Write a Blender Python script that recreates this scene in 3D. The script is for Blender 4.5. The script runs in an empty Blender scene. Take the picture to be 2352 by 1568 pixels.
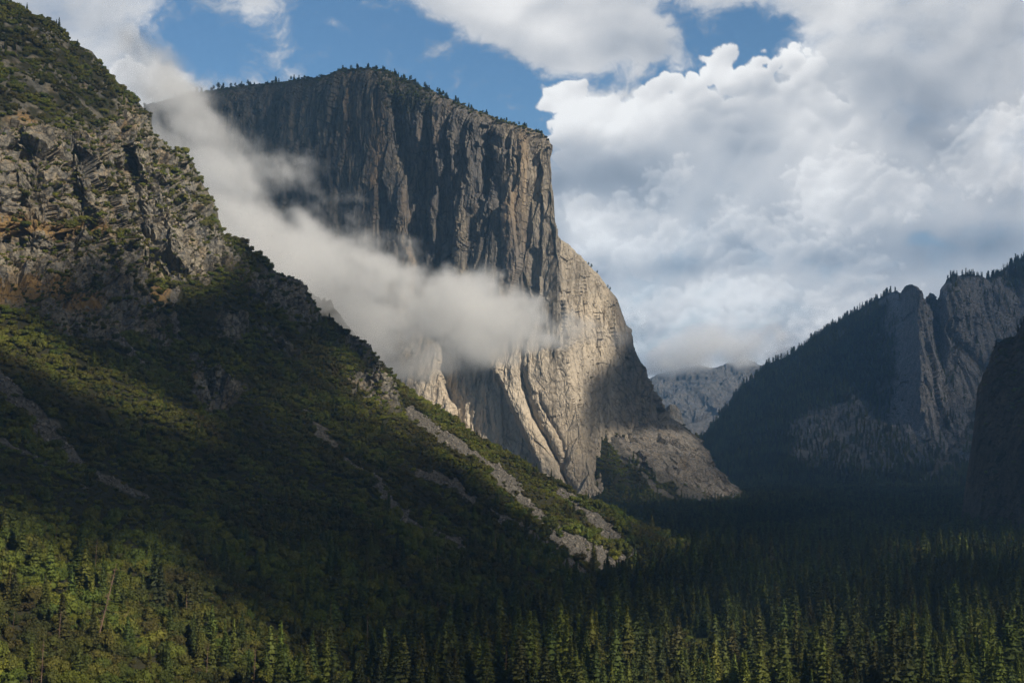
import bpy, math, random
import numpy as np
from mathutils import Vector, Matrix, Euler

sc = bpy.context.scene
# ------------------------------------------------------------------ camera
W, H, F, HOR = 2352.0, 1568.0, 3415.0, 1000.0
CAM = np.array([0.0, 0.0, 200.0])
PITCH = math.atan((HOR - H / 2) / F)
cam_d = bpy.data.cameras.new("camera"); cam = bpy.data.objects.new("camera", cam_d)
sc.collection.objects.link(cam); sc.camera = cam
cam_d.sensor_width = 36.0; cam_d.lens = F / W * 36.0
cam_d.clip_start = 1.0; cam_d.clip_end = 60000.0
cam.location = CAM; cam.rotation_euler = (math.pi / 2 + PITCH, 0, 0)

# ------------------------------------------------------------------ light
SUN_EL, SUN_AZ = math.radians(35.0), math.radians(131.0)     # azimuth clockwise from the viewing direction (+Y)
SUN = np.array([math.cos(SUN_EL) * math.sin(SUN_AZ), math.cos(SUN_EL) * math.cos(SUN_AZ), math.sin(SUN_EL)])
sun_d = bpy.data.lights.new("sun", 'SUN'); sun = bpy.data.objects.new("sun", sun_d)
sc.collection.objects.link(sun)
sun_d.energy = 5.0; sun_d.angle = math.radians(0.6); sun_d.color = (1.0, 0.885, 0.72)
sun.location = (2000, -2000, 2500)
sun.rotation_euler = Vector(SUN).to_track_quat('Z', 'Y').to_euler()

sc.render.engine = 'CYCLES'
sc.view_settings.view_transform = 'Standard'; sc.view_settings.look = 'None'
sc.view_settings.exposure = 0.5; sc.view_settings.gamma = 1.0
cy = sc.cycles
cy.use_denoising = True; cy.denoising_prefilter = 'FAST'
cy.max_bounces = 6; cy.diffuse_bounces = 2; cy.glossy_bounces = 1; cy.transmission_bounces = 2
cy.volume_bounces = 4; cy.transparent_max_bounces = 12
cy.use_adaptive_sampling = True; cy.adaptive_threshold = 0.02
cy.volume_step_rate = 1.0; cy.volume_max_steps = 256
cy.caustics_reflective = False; cy.caustics_refractive = False

# ------------------------------------------------------------------ node expression helper
class NB:
    def __init__(s, tree): s.t = tree; s.n = tree.nodes; s.l = tree.links
    def new(s, typ, **kw):
        n = s.n.new(typ)
        for k, v in kw.items(): setattr(n, k, v)
        return n
    def put(s, sock, v):
        if isinstance(v, E): v = v.s
        if hasattr(v, 'links'): s.l.new(v, sock)
        else: sock.default_value = v
    def m(s, op, a, b=None, c=None, clamp=False):
        n = s.new('ShaderNodeMath', operation=op); n.use_clamp = clamp
        s.put(n.inputs[0], a)
        if b is not None: s.put(n.inputs[1], b)
        if c is not None: s.put(n.inputs[2], c)
        return E(s, n.outputs[0])
    def vm(s, op, a, b=None, scale=None):
        n = s.new('ShaderNodeVectorMath', operation=op)
        s.put(n.inputs[0], a)
        if b is not None: s.put(n.inputs[1], b)
        if scale is not None: s.put(n.inputs['Scale'], scale)
        return E(s, n.outputs['Value'] if op in ('LENGTH', 'DOT_PRODUCT', 'DISTANCE') else n.outputs[0])
    def comb(s, x, y, z):
        n = s.new('ShaderNodeCombineXYZ')
        for i, v in enumerate((x, y, z)): s.put(n.inputs[i], v)
        return E(s, n.outputs[0])
    def sep(s, v):
        n = s.new('ShaderNodeSeparateXYZ'); s.put(n.inputs[0], v)
        return [E(s, n.outputs[i]) for i in range(3)]
    def noise(s, vec, scale, detail=4.0, rough=0.55, lac=2.0, dist=0.0, typ='FBM', out=0):
        n = s.new('ShaderNodeTexNoise'); n.noise_type = typ
        s.put(n.inputs['Vector'], vec); n.inputs['Scale'].default_value = scale
        n.inputs['Detail'].default_value = detail; n.inputs['Roughness'].default_value = rough
        n.inputs['Lacunarity'].default_value = lac; n.inputs['Distortion'].default_value = dist
        return E(s, n.outputs[out])
    def voro(s, vec, scale, detail=0.0, rough=0.5, feature='F1', smooth=None, out='Distance'):
        n = s.new('ShaderNodeTexVoronoi'); n.feature = feature
        s.put(n.inputs['Vector'], vec); n.inputs['Scale'].default_value = scale
        if 'Detail' in n.inputs: n.inputs['Detail'].default_value = detail
        if 'Roughness' in n.inputs: n.inputs['Roughness'].default_value = rough
        if smooth is not None: n.inputs['Smoothness'].default_value = smooth
        return E(s, n.outputs[out])
    def ss(s, x, a, b):
        n = s.new('ShaderNodeMapRange', interpolation_type='SMOOTHSTEP')
        s.put(n.inputs[0], x); s.put(n.inputs[1], a); s.put(n.inputs[2], b)
        return E(s, n.outputs[0])
    def mixc(s, f, a, b, typ='MIX'):
        n = s.new('ShaderNodeMix'); n.data_type = 'RGBA'; n.blend_type = typ
        s.put(n.inputs[0], f)
        s.put(n.inputs[6], a if isinstance(a, E) else (*a, 1)); s.put(n.inputs[7], b if isinstance(b, E) else (*b, 1))
        return E(s, n.outputs[2])
    def attr(s, name):
        n = s.new('ShaderNodeAttribute'); n.attribute_name = name
        return E(s, n.outputs['Fac'])
class E:
    def __init__(s, nb, sock): s.nb = nb; s.s = sock
    def __add__(s, o): return s.nb.m('ADD', s, o)
    __radd__ = __add__
    def __sub__(s, o): return s.nb.m('SUBTRACT', s, o)
    def __rsub__(s, o): return s.nb.m('SUBTRACT', o, s)
    def __mul__(s, o): return s.nb.m('MULTIPLY', s, o)
    __rmul__ = __mul__
    def __truediv__(s, o): return s.nb.m('DIVIDE', s, o)
    def mx(s, o): return s.nb.m('MAXIMUM', s, o)
    def mn(s, o): return s.nb.m('MINIMUM', s, o)
    def cl(s): return s.nb.m('ADD', s, 0.0, clamp=True)
    def pw(s, p): return s.nb.m('POWER', s, p)

def ray(px, py):
    px = np.asarray(px, float); py = np.asarray(py, float)
    b = H / 2 - py; c, s_ = math.cos(PITCH), math.sin(PITCH)
    return np.stack(np.broadcast_arrays(px - W / 2, F * c - b * s_, F * s_ + b * c), -1)
def P(px, py, Y):
    r = ray(px, py)
    return CAM + r * (np.asarray(Y, float) / r[..., 1])[..., None]
def azel(px, py):
    r = ray(px, py)
    return math.atan2(r[0], r[1]), math.atan2(r[2], math.hypot(r[0], r[1]))

# ------------------------------------------------------------------ sky: Nishita blue and broken cumulus
world = bpy.data.worlds.new("World"); sc.world = world; world.use_nodes = True
def build_world():
    t = world.node_tree; t.nodes.clear(); nb = NB(t)
    out = nb.new('ShaderNodeOutputWorld'); bg = nb.new('ShaderNodeBackground')
    nb.l.new(bg.outputs[0], out.inputs[0])
    sky = nb.new('ShaderNodeTexSky'); sky.sky_type = 'NISHITA'; sky.sun_disc = False
    sky.sun_elevation = SUN_EL; sky.sun_rotation = SUN_AZ
    sky.altitude = 1400; sky.air_density = 1.0; sky.dust_density = 0.3; sky.ozone_density = 2.5
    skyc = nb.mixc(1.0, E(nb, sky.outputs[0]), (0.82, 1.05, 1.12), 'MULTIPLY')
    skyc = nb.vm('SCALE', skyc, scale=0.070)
    tc = nb.new('ShaderNodeTexCoord'); d = E(nb, tc.outputs['Generated'])
    x, y, z = nb.sep(d)
    # dark grey cloud added overhead and around, unseen, to deepen shade; open sky ahead
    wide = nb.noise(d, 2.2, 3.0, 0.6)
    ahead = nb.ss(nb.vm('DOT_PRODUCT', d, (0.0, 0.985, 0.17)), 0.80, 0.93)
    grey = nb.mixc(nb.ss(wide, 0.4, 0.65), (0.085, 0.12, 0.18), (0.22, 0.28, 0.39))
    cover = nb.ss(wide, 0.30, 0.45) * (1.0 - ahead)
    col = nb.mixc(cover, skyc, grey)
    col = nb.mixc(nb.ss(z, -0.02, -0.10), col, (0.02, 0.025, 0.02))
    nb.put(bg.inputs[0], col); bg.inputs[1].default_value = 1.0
build_world()
world.cycles.sampling_method = 'MANUAL'; world.cycles.sample_map_resolution = 256

# ------------------------------------------------------------------ tags, helpers
def tag(o, label=None, cat=None, group=None, kind=None):
    if label: o['label'] = label
    if cat: o['category'] = cat
    if group: o['group'] = group
    if kind: o['kind'] = kind
    return o
def link(o, parent=None):
    sc.collection.objects.link(o)
    if parent is not None: o.parent = parent
    return o

rngT = np.random.RandomState(7)
PERM = np.tile(rngT.permutation(256).astype(np.int32), 3)
G = rngT.normal(size=(256, 3)).astype(np.float32); G /= np.linalg.norm(G, axis=1)[:, None]
def noise3(x, y, z):
    x = np.asarray(x, np.float32); y = np.asarray(y, np.float32); z = np.asarray(z, np.float32)
    x, y, z = np.broadcast_arrays(x, y, z)
    xi = np.floor(x).astype(np.int32); yi = np.floor(y).astype(np.int32); zi = np.floor(z).astype(np.int32)
    xf = x - xi; yf = y - yi; zf = z - zi
    xi &= 255; yi &= 255; zi &= 255
    u = xf * xf * xf * (xf * (xf * 6 - 15) + 10); v = yf * yf * yf * (yf * (yf * 6 - 15) + 10); w = zf * zf * zf * (zf * (zf * 6 - 15) + 10)
    def g(i, j, k):
        h = PERM[PERM[PERM[(xi + i) & 255] + ((yi + j) & 255)] + ((zi + k) & 255)]
        gg = G[h]
        return gg[..., 0] * (xf - i) + gg[..., 1] * (yf - j) + gg[..., 2] * (zf - k)
    x00 = g(0, 0, 0) * (1 - u) + g(1, 0, 0) * u; x10 = g(0, 1, 0) * (1 - u) + g(1, 1, 0) * u
    x01 = g(0, 0, 1) * (1 - u) + g(1, 0, 1) * u; x11 = g(0, 1, 1) * (1 - u) + g(1, 1, 1) * u
    return ((x00 * (1 - v) + x10 * v) * (1 - w) + (x01 * (1 - v) + x11 * v) * w) * 1.6
def fbm(x, y, z, f, octv=5, rough=0.5, ridged=False, lac=2.03):
    a = 1.0; s = 0; n = 0
    for o in range(octv):
        q = noise3(x * f + 17.3 * o, y * f + 5.1 * o, z * f + 9.7 * o)
        if ridged: q = 1.0 - 2.0 * np.abs(q)
        s = s + a * q; n += a; a *= rough; f *= lac
    return s / n
def cellnoise(x, y, z, seed=0):
    """distance-free random value per cell of a jittered lattice, and difference F2-F1"""
    x = np.asarray(x, np.float32); y = np.asarray(y, np.float32); z = np.asarray(z, np.float32)
    xi = np.floor(x).astype(np.int32); yi = np.floor(y).astype(np.int32); zi = np.floor(z).astype(np.int32)
    f1 = np.full(x.shape, 9.0, np.float32); f2 = f1.copy(); val = np.zeros_like(f1)
    for i in (-1, 0, 1):
        for j in (-1, 0, 1):
            for k in (-1, 0, 1):
                h = PERM[PERM[PERM[(xi + i + seed) & 255] + ((yi + j) & 255)] + ((zi + k) & 255)]
                dx = xi + i + 0.5 + G[h, 0] * 0.55 - x; dy = yi + j + 0.5 + G[h, 1] * 0.55 - y; dz = zi + k + 0.5 + G[h, 2] * 0.55 - z
                dd = dx * dx + dy * dy + dz * dz
                near = dd < f1
                f2 = np.where(near, f1, np.minimum(f2, dd)); val = np.where(near, h / 255.0, val); f1 = np.where(near, dd, f1)
    return val, np.sqrt(f2) - np.sqrt(f1)
def facets(x, y, z, seed=0):
    """angular broken faces: each lattice cell carries its own tilted plane; roughly -1..1"""
    x = np.asarray(x, np.float32); y = np.asarray(y, np.float32); z = np.asarray(z, np.float32)
    xi = np.floor(x).astype(np.int32); yi = np.floor(y).astype(np.int32); zi = np.floor(z).astype(np.int32)
    f1 = np.full(x.shape, 9.0, np.float32); val = np.zeros_like(f1); off = np.zeros_like(f1)
    for i in (-1, 0, 1):
        for j in (-1, 0, 1):
            for k in (-1, 0, 1):
                h = PERM[PERM[PERM[(xi + i + seed) & 255] + ((yi + j) & 255)] + ((zi + k) & 255)]
                dx = xi + i + 0.5 + G[h, 0] * 0.55 - x; dy = yi + j + 0.5 + G[h, 1] * 0.55 - y; dz = zi + k + 0.5 + G[h, 2] * 0.55 - z
                dd = dx * dx + dy * dy + dz * dz; near = dd < f1
                h2 = PERM[h + 97]
                t = G[h2, 0] * dx + G[h2, 1] * dy + G[h2, 2] * dz
                val = np.where(near, t, val); off = np.where(near, h2 / 127.5 - 1, off); f1 = np.where(near, dd, f1)
    return val * 1.3 + off * 0.35
def sst(x, a, b):
    t = np.clip((np.asarray(x, float) - a) / (b - a), 0, 1); return t * t * (3 - 2 * t)
def tps(pts):
    pts = np.array(pts, float); X = pts[:, :2] / 500.0; v = pts[:, 2]; n = len(X)
    def U(r2): return np.where(r2 > 1e-12, r2 * np.log(np.maximum(r2, 1e-12)), 0)
    K = U(((X[:, None] - X[None]) ** 2).sum(-1)) + np.eye(n) * 1e-3
    A = np.zeros((n + 3, n + 3)); A[:n, :n] = K; A[:n, n] = 1; A[:n, n + 1:] = X; A[n, :n] = 1; A[n + 1:, :n] = X.T
    w = np.linalg.solve(A, np.concatenate([v, [0, 0, 0]]))
    def f(px, py):
        qx = np.asarray(px, float) / 500.0; qy = np.asarray(py, float) / 500.0
        r = w[n] + w[n + 1] * qx + w[n + 2] * qy
        for i in range(n): r = r + w[i] * U((qx - X[i, 0]) ** 2 + (qy - X[i, 1]) ** 2)
        return r
    return f
def polydist(px, py, line):
    """distance to a polyline, and signed side (+ right/below when walking)"""
    best = np.full(np.shape(px), 1e9); tt = np.zeros(np.shape(px)); side = np.zeros(np.shape(px)); L = 0
    segs = [math.dist(line[i], line[i + 1]) for i in range(len(line) - 1)]; tot = sum(segs)
    for i in range(len(line) - 1):
        ax, ay = line[i]; bx, by = line[i + 1]; dx, dy = bx - ax, by - ay
        t = np.clip(((px - ax) * dx + (py - ay) * dy) / (dx * dx + dy * dy), 0, 1)
        qx = px - ax - t * dx; qy = py - ay - t * dy; d = np.hypot(qx, qy)
        m = d < best
        best = np.where(m, d, best); tt = np.where(m, (L + t * segs[i]) / tot, tt); side = np.where(m, np.sign(dx * qy - dy * qx), side)
        L += segs[i]
    return best, tt, side
def inpoly(px, py, poly, soft=20.0):
    inside = np.zeros(np.shape(px), bool); n = len(poly)
    for i in range(n):
        x1, y1 = poly[i]; x2, y2 = poly[(i + 1) % n]
        if y1 == y2: continue
        c = ((y1 > py) != (y2 > py)) & (px < (x2 - x1) * (py - y1) / (y2 - y1) + x1)
        inside ^= c
    d, _, _ = polydist(px, py, list(poly) + [poly[0]])
    return sst(np.where(inside, d, -d), -soft, soft)
def topfn(line):
    xs = [p[0] for p in line]; ys = [p[1] for p in line]
    return lambda x: np.interp(x, xs, ys)
def normals(V):
    du = np.gradient(V, axis=1); dv = np.gradient(V, axis=0)
    n = np.cross(du, dv); n /= np.maximum(np.linalg.norm(n, axis=-1, keepdims=True), 1e-9)
    flip = ((CAM - V) * n).sum(-1) < 0; n[flip] *= -1
    return n
def grid_object(name, V, attrs, mat, smooth=False, label=None, cat=None):
    n, m, _ = V.shape
    me = bpy.data.meshes.new(name)
    me.vertices.add(n * m); me.vertices.foreach_set('co', V.astype(np.float32).ravel())
    idx = np.arange(n * m, dtype=np.int32).reshape(n, m)
    q = np.stack([idx[:-1, :-1], idx[1:, :-1], idx[1:, 1:], idx[:-1, 1:]], -1).reshape(-1)
    nf = (n - 1) * (m - 1)
    me.loops.add(nf * 4); me.polygons.add(nf)
    me.loops.foreach_set('vertex_index', q)
    me.polygons.foreach_set('loop_start', np.arange(0, nf * 4, 4, dtype=np.int32))
    me.polygons.foreach_set('use_smooth', np.full(nf, smooth))
    for k, a in attrs.items():
        at = me.attributes.new(k, 'FLOAT', 'POINT'); at.data.foreach_set('value', np.ascontiguousarray(a, np.float32).ravel())
    me.update(calc_edges=True); me.materials.append(mat)
    o = bpy.data.objects.new(name, me); link(o); tag(o, label, cat, kind='structure')
    return o
def raw_mesh(name, verts, faces, mat, smooth=False):
    """faces: int array (n,3) or (n,4), or a list of such arrays"""
    me = bpy.data.meshes.new(name)
    fl = faces if isinstance(faces, list) else [faces]
    me.vertices.add(len(verts)); me.vertices.foreach_set('co', np.asarray(verts, np.float32).ravel())
    li = np.concatenate([f.ravel() for f in fl]).astype(np.int32); sizes = np.concatenate([np.full(len(f), f.shape[1]) for f in fl])
    me.loops.add(len(li)); me.polygons.add(len(sizes)); me.loops.foreach_set('vertex_index', li)
    me.polygons.foreach_set('loop_start', np.concatenate([[0], np.cumsum(sizes)[:-1]]).astype(np.int32))
    me.polygons.foreach_set('use_smooth', np.full(len(sizes), smooth))
    me.update(calc_edges=True); me.materials.append(mat)
    return me
VOTES = []      # (positions, how much sun reaches them in the photograph) -> where the cloud deck has its gaps

# ------------------------------------------------------------------ materials
def new_mat(name):
    m = bpy.data.materials.new(name); m.use_nodes = True; t = m.node_tree; nb = NB(t)
    b = t.nodes['Principled BSDF']; b.inputs['Roughness'].default_value = 0.9; b.inputs['Specular IOR Level'].default_value = 0.15
    return m, nb, b
def bump(nb, b, h, strength, dist):
    n = nb.new('ShaderNodeBump'); n.inputs['Strength'].default_value = strength; n.inputs['Distance'].default_value = dist
    nb.put(n.inputs['Height'], h); nb.l.new(n.outputs[0], b.inputs['Normal'])
def obco(nb):
    g = nb.new('ShaderNodeNewGeometry'); return E(nb, g.outputs['Position'])

def granite_wall_mat():
    m, nb, b = new_mat("granite wall")
    p = obco(nb)
    st = nb.vm('MULTIPLY', p, (1, 1, 0.07))                     # vertical water streaks
    s1 = nb.noise(st, 0.05, 6, 0.7); s2 = nb.noise(st, 0.018, 4, 0.6); s3 = nb.noise(p, 0.006, 5, 0.6)
    s4 = nb.noise(p, 0.12, 5, 0.7); s5 = nb.noise(nb.vm('MULTIPLY', p, (1, 1, 0.15)), 0.012, 3, 0.5)
    pale = nb.attr('pale')
    s6 = nb.noise(nb.vm('MULTIPLY', p, (1, 1, 0.035)), 0.13, 4, 0.65); s7 = nb.noise(p, 0.0035, 4, 0.55)
    crk = nb.voro(nb.vm('MULTIPLY', nb.vm('ADD', p, nb.vm('SCALE', nb.noise(p, 0.03, 3, .6, out=1), scale=14.0)), (1, 1, 0.16)), 0.035, 2, 0.6, 'DISTANCE_TO_EDGE')
    crk2 = nb.voro(nb.vm('ADD', p, nb.vm('SCALE', nb.noise(p, 0.02, 3, .6, out=1), scale=30.0)), 0.012, 2, 0.6, 'DISTANCE_TO_EDGE')
    c = nb.mixc(nb.ss(s3, 0.35, 0.65), (0.20, 0.18, 0.155), (0.35, 0.30, 0.225))
    c = nb.mixc(nb.ss(s5, 0.50, 0.64) * 0.6, c, (0.37, 0.25, 0.135))        # iron stain
    dark = nb.ss(s1, 0.47, 0.62).mx(nb.ss(s2, 0.48, 0.64) * 0.9)
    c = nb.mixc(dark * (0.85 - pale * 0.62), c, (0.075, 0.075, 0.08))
    c = nb.mixc(pale * nb.ss(s4, 0.25, 0.5) * 0.8, c, (0.58, 0.50, 0.39))  # sunlit slabs tinted cream, the light carried by the colour
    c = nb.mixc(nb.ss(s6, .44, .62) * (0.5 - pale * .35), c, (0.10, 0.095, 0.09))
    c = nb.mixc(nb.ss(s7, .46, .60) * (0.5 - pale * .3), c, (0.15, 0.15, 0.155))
    c = nb.mixc(nb.ss(crk, .05, .0) * (0.65 - pale * .35), c, (0.045, 0.043, 0.04))
    c = nb.mixc(nb.ss(crk2, .022, .0) * (0.6 - pale * .3), c, (0.05, 0.048, 0.045))
    c = nb.mixc(nb.attr('green') * nb.ss(nb.noise(p, 0.04, 4, 0.7), 0.42, 0.52), c, (0.035, 0.042, 0.022))
    nb.put(b.inputs['Base Color'], c)
    v = nb.voro(nb.vm('MULTIPLY', p, (1, 1, 0.35)), 0.06, 3, 0.6, 'DISTANCE_TO_EDGE')
    hgt = nb.ss(v, 0.0, 0.12) * 0.5 + nb.ss(crk, 0.0, 0.08) * 0.8 + s4 * 0.9 + s1 * 0.8
    bump(nb, b, hgt, 0.7, 5.0)
    return m
def broken_rock_mat(name, light, darkc, ochre=0.5, bs=0.8):
    m, nb, b = new_mat(name)
    p = obco(nb)
    a = nb.noise(p, 0.02, 6, 0.65); f = nb.noise(p, 0.16, 6, 0.72); v = nb.voro(nb.vm('MULTIPLY', p, (1, 1, 1.5)), 0.10, 3, 0.6, 'DISTANCE_TO_EDGE')
    c = nb.mixc(nb.ss(f * .5 + nb.noise(nb.vm('MULTIPLY', p, (1, 1, .35)), 0.045, 5, 0.6) * .5, 0.40, 0.56), darkc, light)
    c = nb.mixc(nb.ss(a, 0.5, 0.68) * ochre, c, (0.34, 0.24, 0.12))
    c = nb.mixc(nb.ss(v, 0.05, 0.0) * 0.7, c, (0.05, 0.05, 0.05))
    # dry grass on the ledges, soil and litter under the scrub, rubble in the chutes
    gr = nb.attr('grass') * nb.ss(nb.noise(p, 0.09, 5, 0.7), 0.36, 0.46)
    c = nb.mixc(gr, c, nb.mixc(nb.noise(p, 0.3, 3), (0.16, 0.105, 0.045), (0.33, 0.215, 0.09)))
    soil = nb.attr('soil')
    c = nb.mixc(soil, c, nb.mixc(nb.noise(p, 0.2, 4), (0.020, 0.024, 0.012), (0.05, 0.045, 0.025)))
    jl = nb.voro(nb.vm('ADD', p, nb.vm('SCALE', nb.noise(p, 0.05, 3, .6, out=1), scale=10.0)), 0.045, 2, 0.6, 'DISTANCE_TO_EDGE')
    c = nb.mixc(nb.ss(jl, .045, .0) * (1.0 - soil) * 0.7, c, (0.035, 0.035, 0.035))
    tal = nb.attr('talus')
    vc = nb.voro(p, 0.30, 1, 0.5, out='Color')
    tcol = nb.mixc(nb.sep(vc)[0], (0.035, 0.033, 0.032), (0.15, 0.14, 0.12))
    c = nb.mixc(tal, c, tcol)
    nb.put(b.inputs['Base Color'], c)
    tb = nb.voro(p, 0.30, 1, 0.5)
    bump(nb, b, f * 1.2 + nb.ss(v, 0.0, 0.15) * 0.6 - tb * tal * 0.8, bs, 4.0)
    return m
def foliage_mat(name, cols, trans=True):
    m, nb, b = new_mat(name)
    oi = nb.new('ShaderNodeObjectInfo'); r = E(nb, oi.outputs['Random'])
    ramp = nb.new('ShaderNodeValToRGB'); nb.put(ramp.inputs[0], r); cr = ramp.color_ramp
    cr.elements[0].color = (*cols[0], 1); cr.elements[1].color = (*cols[-1], 1)
    for i, c in enumerate(cols[1:-1]):
        e = cr.elements.new((i + 1) / (len(cols) - 1)); e.color = (*c, 1)
    g = nb.new('ShaderNodeNewGeometry')
    rnd = E(nb, g.outputs['Random Per Island'])
    pn = nb.noise(E(nb, g.outputs['Position']), 0.013, 4, 0.6)
    tint = nb.mixc(nb.ss(pn, .36, .64), (0.60, 0.55, 0.58), (1.30, 1.42, 0.90))
    c = nb.mixc(1.0, nb.mixc(1.0, E(nb, ramp.outputs[0]), tint, 'MULTIPLY'), nb.mixc(rnd, (0.78, 0.78, 0.82), (1.25, 1.22, 1.1)), 'MULTIPLY')
    nb.put(b.inputs['Base Color'], c); b.inputs['Roughness'].default_value = 0.7
    b.inputs['Specular IOR Level'].default_value = 0.2
    return m
def plain_mat(name, c1, c2, scale, rough=0.9):
    m, nb, b = new_mat(name)
    tc = nb.new('ShaderNodeTexCoord')
    n_ = nb.noise(E(nb, tc.outputs['Object']), scale, 4, 0.6)
    nb.put(b.inputs['Base Color'], nb.mixc(nb.ss(n_, 0.35, 0.65), c1, c2)); b.inputs['Roughness'].default_value = rough
    bump(nb, b, n_, 0.5, 0.3)
    return m
M_WALL = granite_wall_mat()
M_LEFT = broken_rock_mat("weathered valley cliff", (0.27, 0.245, 0.195), (0.13, 0.13, 0.125), 0.40, 0.45)
M_APRON = broken_rock_mat("granite apron", (0.25, 0.24, 0.225), (0.12, 0.12, 0.12), 0.25, 0.8)
M_FAR = broken_rock_mat("far granite", (0.27, 0.265, 0.265), (0.13, 0.135, 0.145), 0.15, 0.9)
M_PEAK = broken_rock_mat("distant granite", (0.15, 0.145, 0.14), (0.06, 0.062, 0.066), 0.1, 0.9)
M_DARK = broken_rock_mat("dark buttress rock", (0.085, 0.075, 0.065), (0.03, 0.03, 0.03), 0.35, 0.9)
M_CON = foliage_mat("conifer needles", [(0.048, 0.066, 0.024), (0.070, 0.090, 0.026), (0.100, 0.110, 0.028), (0.056, 0.078, 0.028), (0.110, 0.104, 0.028)])
M_OAK = foliage_mat("oak leaves", [(0.072, 0.088, 0.022), (0.105, 0.115, 0.026), (0.062, 0.082, 0.022), (0.130, 0.128, 0.028), (0.092, 0.084, 0.028), (0.068, 0.096, 0.024)])
M_SCRUB = foliage_mat("scrub leaves", [(0.072, 0.084, 0.020), (0.108, 0.112, 0.024), (0.085, 0.074, 0.028), (0.064, 0.082, 0.024), (0.130, 0.126, 0.026), (0.070, 0.066, 0.030)])
M_BARK = plain_mat("bark", (0.10, 0.065, 0.045), (0.20, 0.13, 0.09), 3.0)
M_DEAD = plain_mat("dead wood", (0.13, 0.09, 0.07), (0.30, 0.20, 0.14), 3.0)
M_STONE = plain_mat("talus stone", (0.06, 0.058, 0.055), (0.26, 0.235, 0.20), 0.7)
M_FLOOR = plain_mat("forest floor", (0.020, 0.022, 0.012), (0.045, 0.038, 0.022), 0.05)

# ------------------------------------------------------------------ ground
def ground():
    xs = np.linspace(-9000, 9000, 120); ys = np.linspace(-6000, 22000, 160)
    X, Yg = np.meshgrid(xs, ys); Z = fbm(X, Yg, 0 * X, 0.003, 3) * 1.5
    V = np.stack([X, Yg, Z], -1)
    return grid_object("ground", V, {}, M_FLOOR, True, "dark forest floor of the flat valley under the conifers", "ground")
ground()

# ------------------------------------------------------------------ left mountainside
T_, = (0.6745,)
def Yplane(px, py):
    r = ray(px, py); t = r[..., 0] / r[..., 1]; s = r[..., 2] / r[..., 1]
    return (200 + 622.4 * T_) / np.maximum(T_ * (0.39 - 0.92 * t) - s, 0.1)
SKY_L = [(-400, -260), (-200, -120), (0, 2), (60, 28), (100, 38), (130, 62), (170, 98), (212, 118), (240, 150), (270, 185), (300, 215), (325, 240), (345, 262), (360, 300), (380, 322),
         (400, 340), (425, 345), (445, 372), (462, 405), (475, 425), (490, 460), (505, 490), (515, 535), (545, 552), (580, 575), (605, 592), (640, 625), (665, 642), (690, 660), (722, 690),
         (738, 728), (770, 752), (805, 775), (830, 792), (850, 815), (878, 835), (895, 848), (908, 875), (935, 900), (985, 925), (1040, 965), (1090, 1000), (1150, 1040), (1200, 1062), (1250, 1090),
         (1300, 1110), (1350, 1150), (1420, 1185), (1460, 1200), (1500, 1222), (1560, 1250), (1640, 1285), (1700, 1305), (1800, 1320)]
skyl = topfn(SKY_L)
lower = [(-300, 1568), (0, 1568), (-300, 1200), (0, 1200), (0, 900), (300, 1300), (300, 1000), (600, 1550), (600, 1250), (600, 900), (900, 1550), (900, 1200), (905, 880), (1200, 1500), (1200, 1250),
         (1200, 1075), (1450, 1450), (1450, 1215), (1640, 1290), (1640, 1450), (1750, 1400), (480, 820), (740, 760), (300, 800), (1050, 985)]
cp = [(a, b, float(Yplane(a, b))) for a, b in lower]
cp += [(-300, 600, 1600), (0, 650, 1640), (0, 480, 1690), (0, 300, 1765), (0, 150, 1900), (0, 0, 2050), (-300, 300, 1750), (-300, 0, 2000), (-300, -200, 2150),
       (200, 620, 1770), (200, 450, 1830), (200, 300, 1900), (200, 130, 2120), (345, 260, 2140), (345, 450, 2010), (345, 640, 1915), (440, 350, 2150), (510, 540, 2110), (450, 640, 1990), (600, 600, 2170), (620, 720, 2080)]
Yl = tps(cp)
CHUTES = [  # rubble chutes (polyline in picture, width)
    ([(945, 940), (1000, 985), (1070, 1040), (1140, 1080), (1210, 1150), (1290, 1225), (1370, 1275), (1420, 1295)], 18, 40),
    ([(1290, 1130), (1360, 1195), (1420, 1250), (1490, 1312)], 22, 14),
    ([(960, 1068), (1050, 1110), (1110, 1160), (1200, 1215), (1270, 1265), (1340, 1320)], 8, 30),
    ([(690, 930), (730, 990), (770, 1030)], 8, 14),
    ([(770, 1050), (850, 1100), (920, 1160), (1000, 1225), (1050, 1250)], 8, 34),
    ([(-80, 810), (0, 885), (60, 950), (130, 1000), (190, 1050)], 34, 30), ([(190, 1050), (260, 1085), (340, 1130)], 18, 8),
    ([(-60, 960), (0, 1000), (50, 1035), (110, 1055)], 12, 9), ([(150, 1085), (195, 1112)], 8, 6), ([(400, 660), (405, 720), (410, 790)], 14, 10), ([(240, 770), (290, 800), (330, 830)], 20, 16)]
CLIFFS = [
    [(-400, 300), (0, 300), (110, 290), (180, 310), (250, 290), (290, 230), (345, 265), (380, 322), (430, 340), (480, 430), (520, 545), (580, 590), (500, 610), (480, 650), (400, 640), (340, 640), (320, 730), (250, 790), (150, 760), (60, 700), (-400, 600)],
    [(560, 600), (620, 612), (690, 650), (742, 728), (735, 755), (690, 745), (640, 705), (580, 690)], [(760, 735), (850, 810), (880, 840), (860, 850), (800, 800)], [(600, 740), (660, 760), (684, 815), (640, 800)],
    [(420, 820), (500, 840), (560, 880), (540, 930), (470, 940), (430, 880)], [(790, 870), (850, 840), (900, 860), (912, 940), (870, 930), (810, 900)], [(230, 690), (330, 660), (390, 740), (400, 830), (330, 780)],
    [(505, 720), (560, 740), (540, 800), (500, 780)]]
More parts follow.
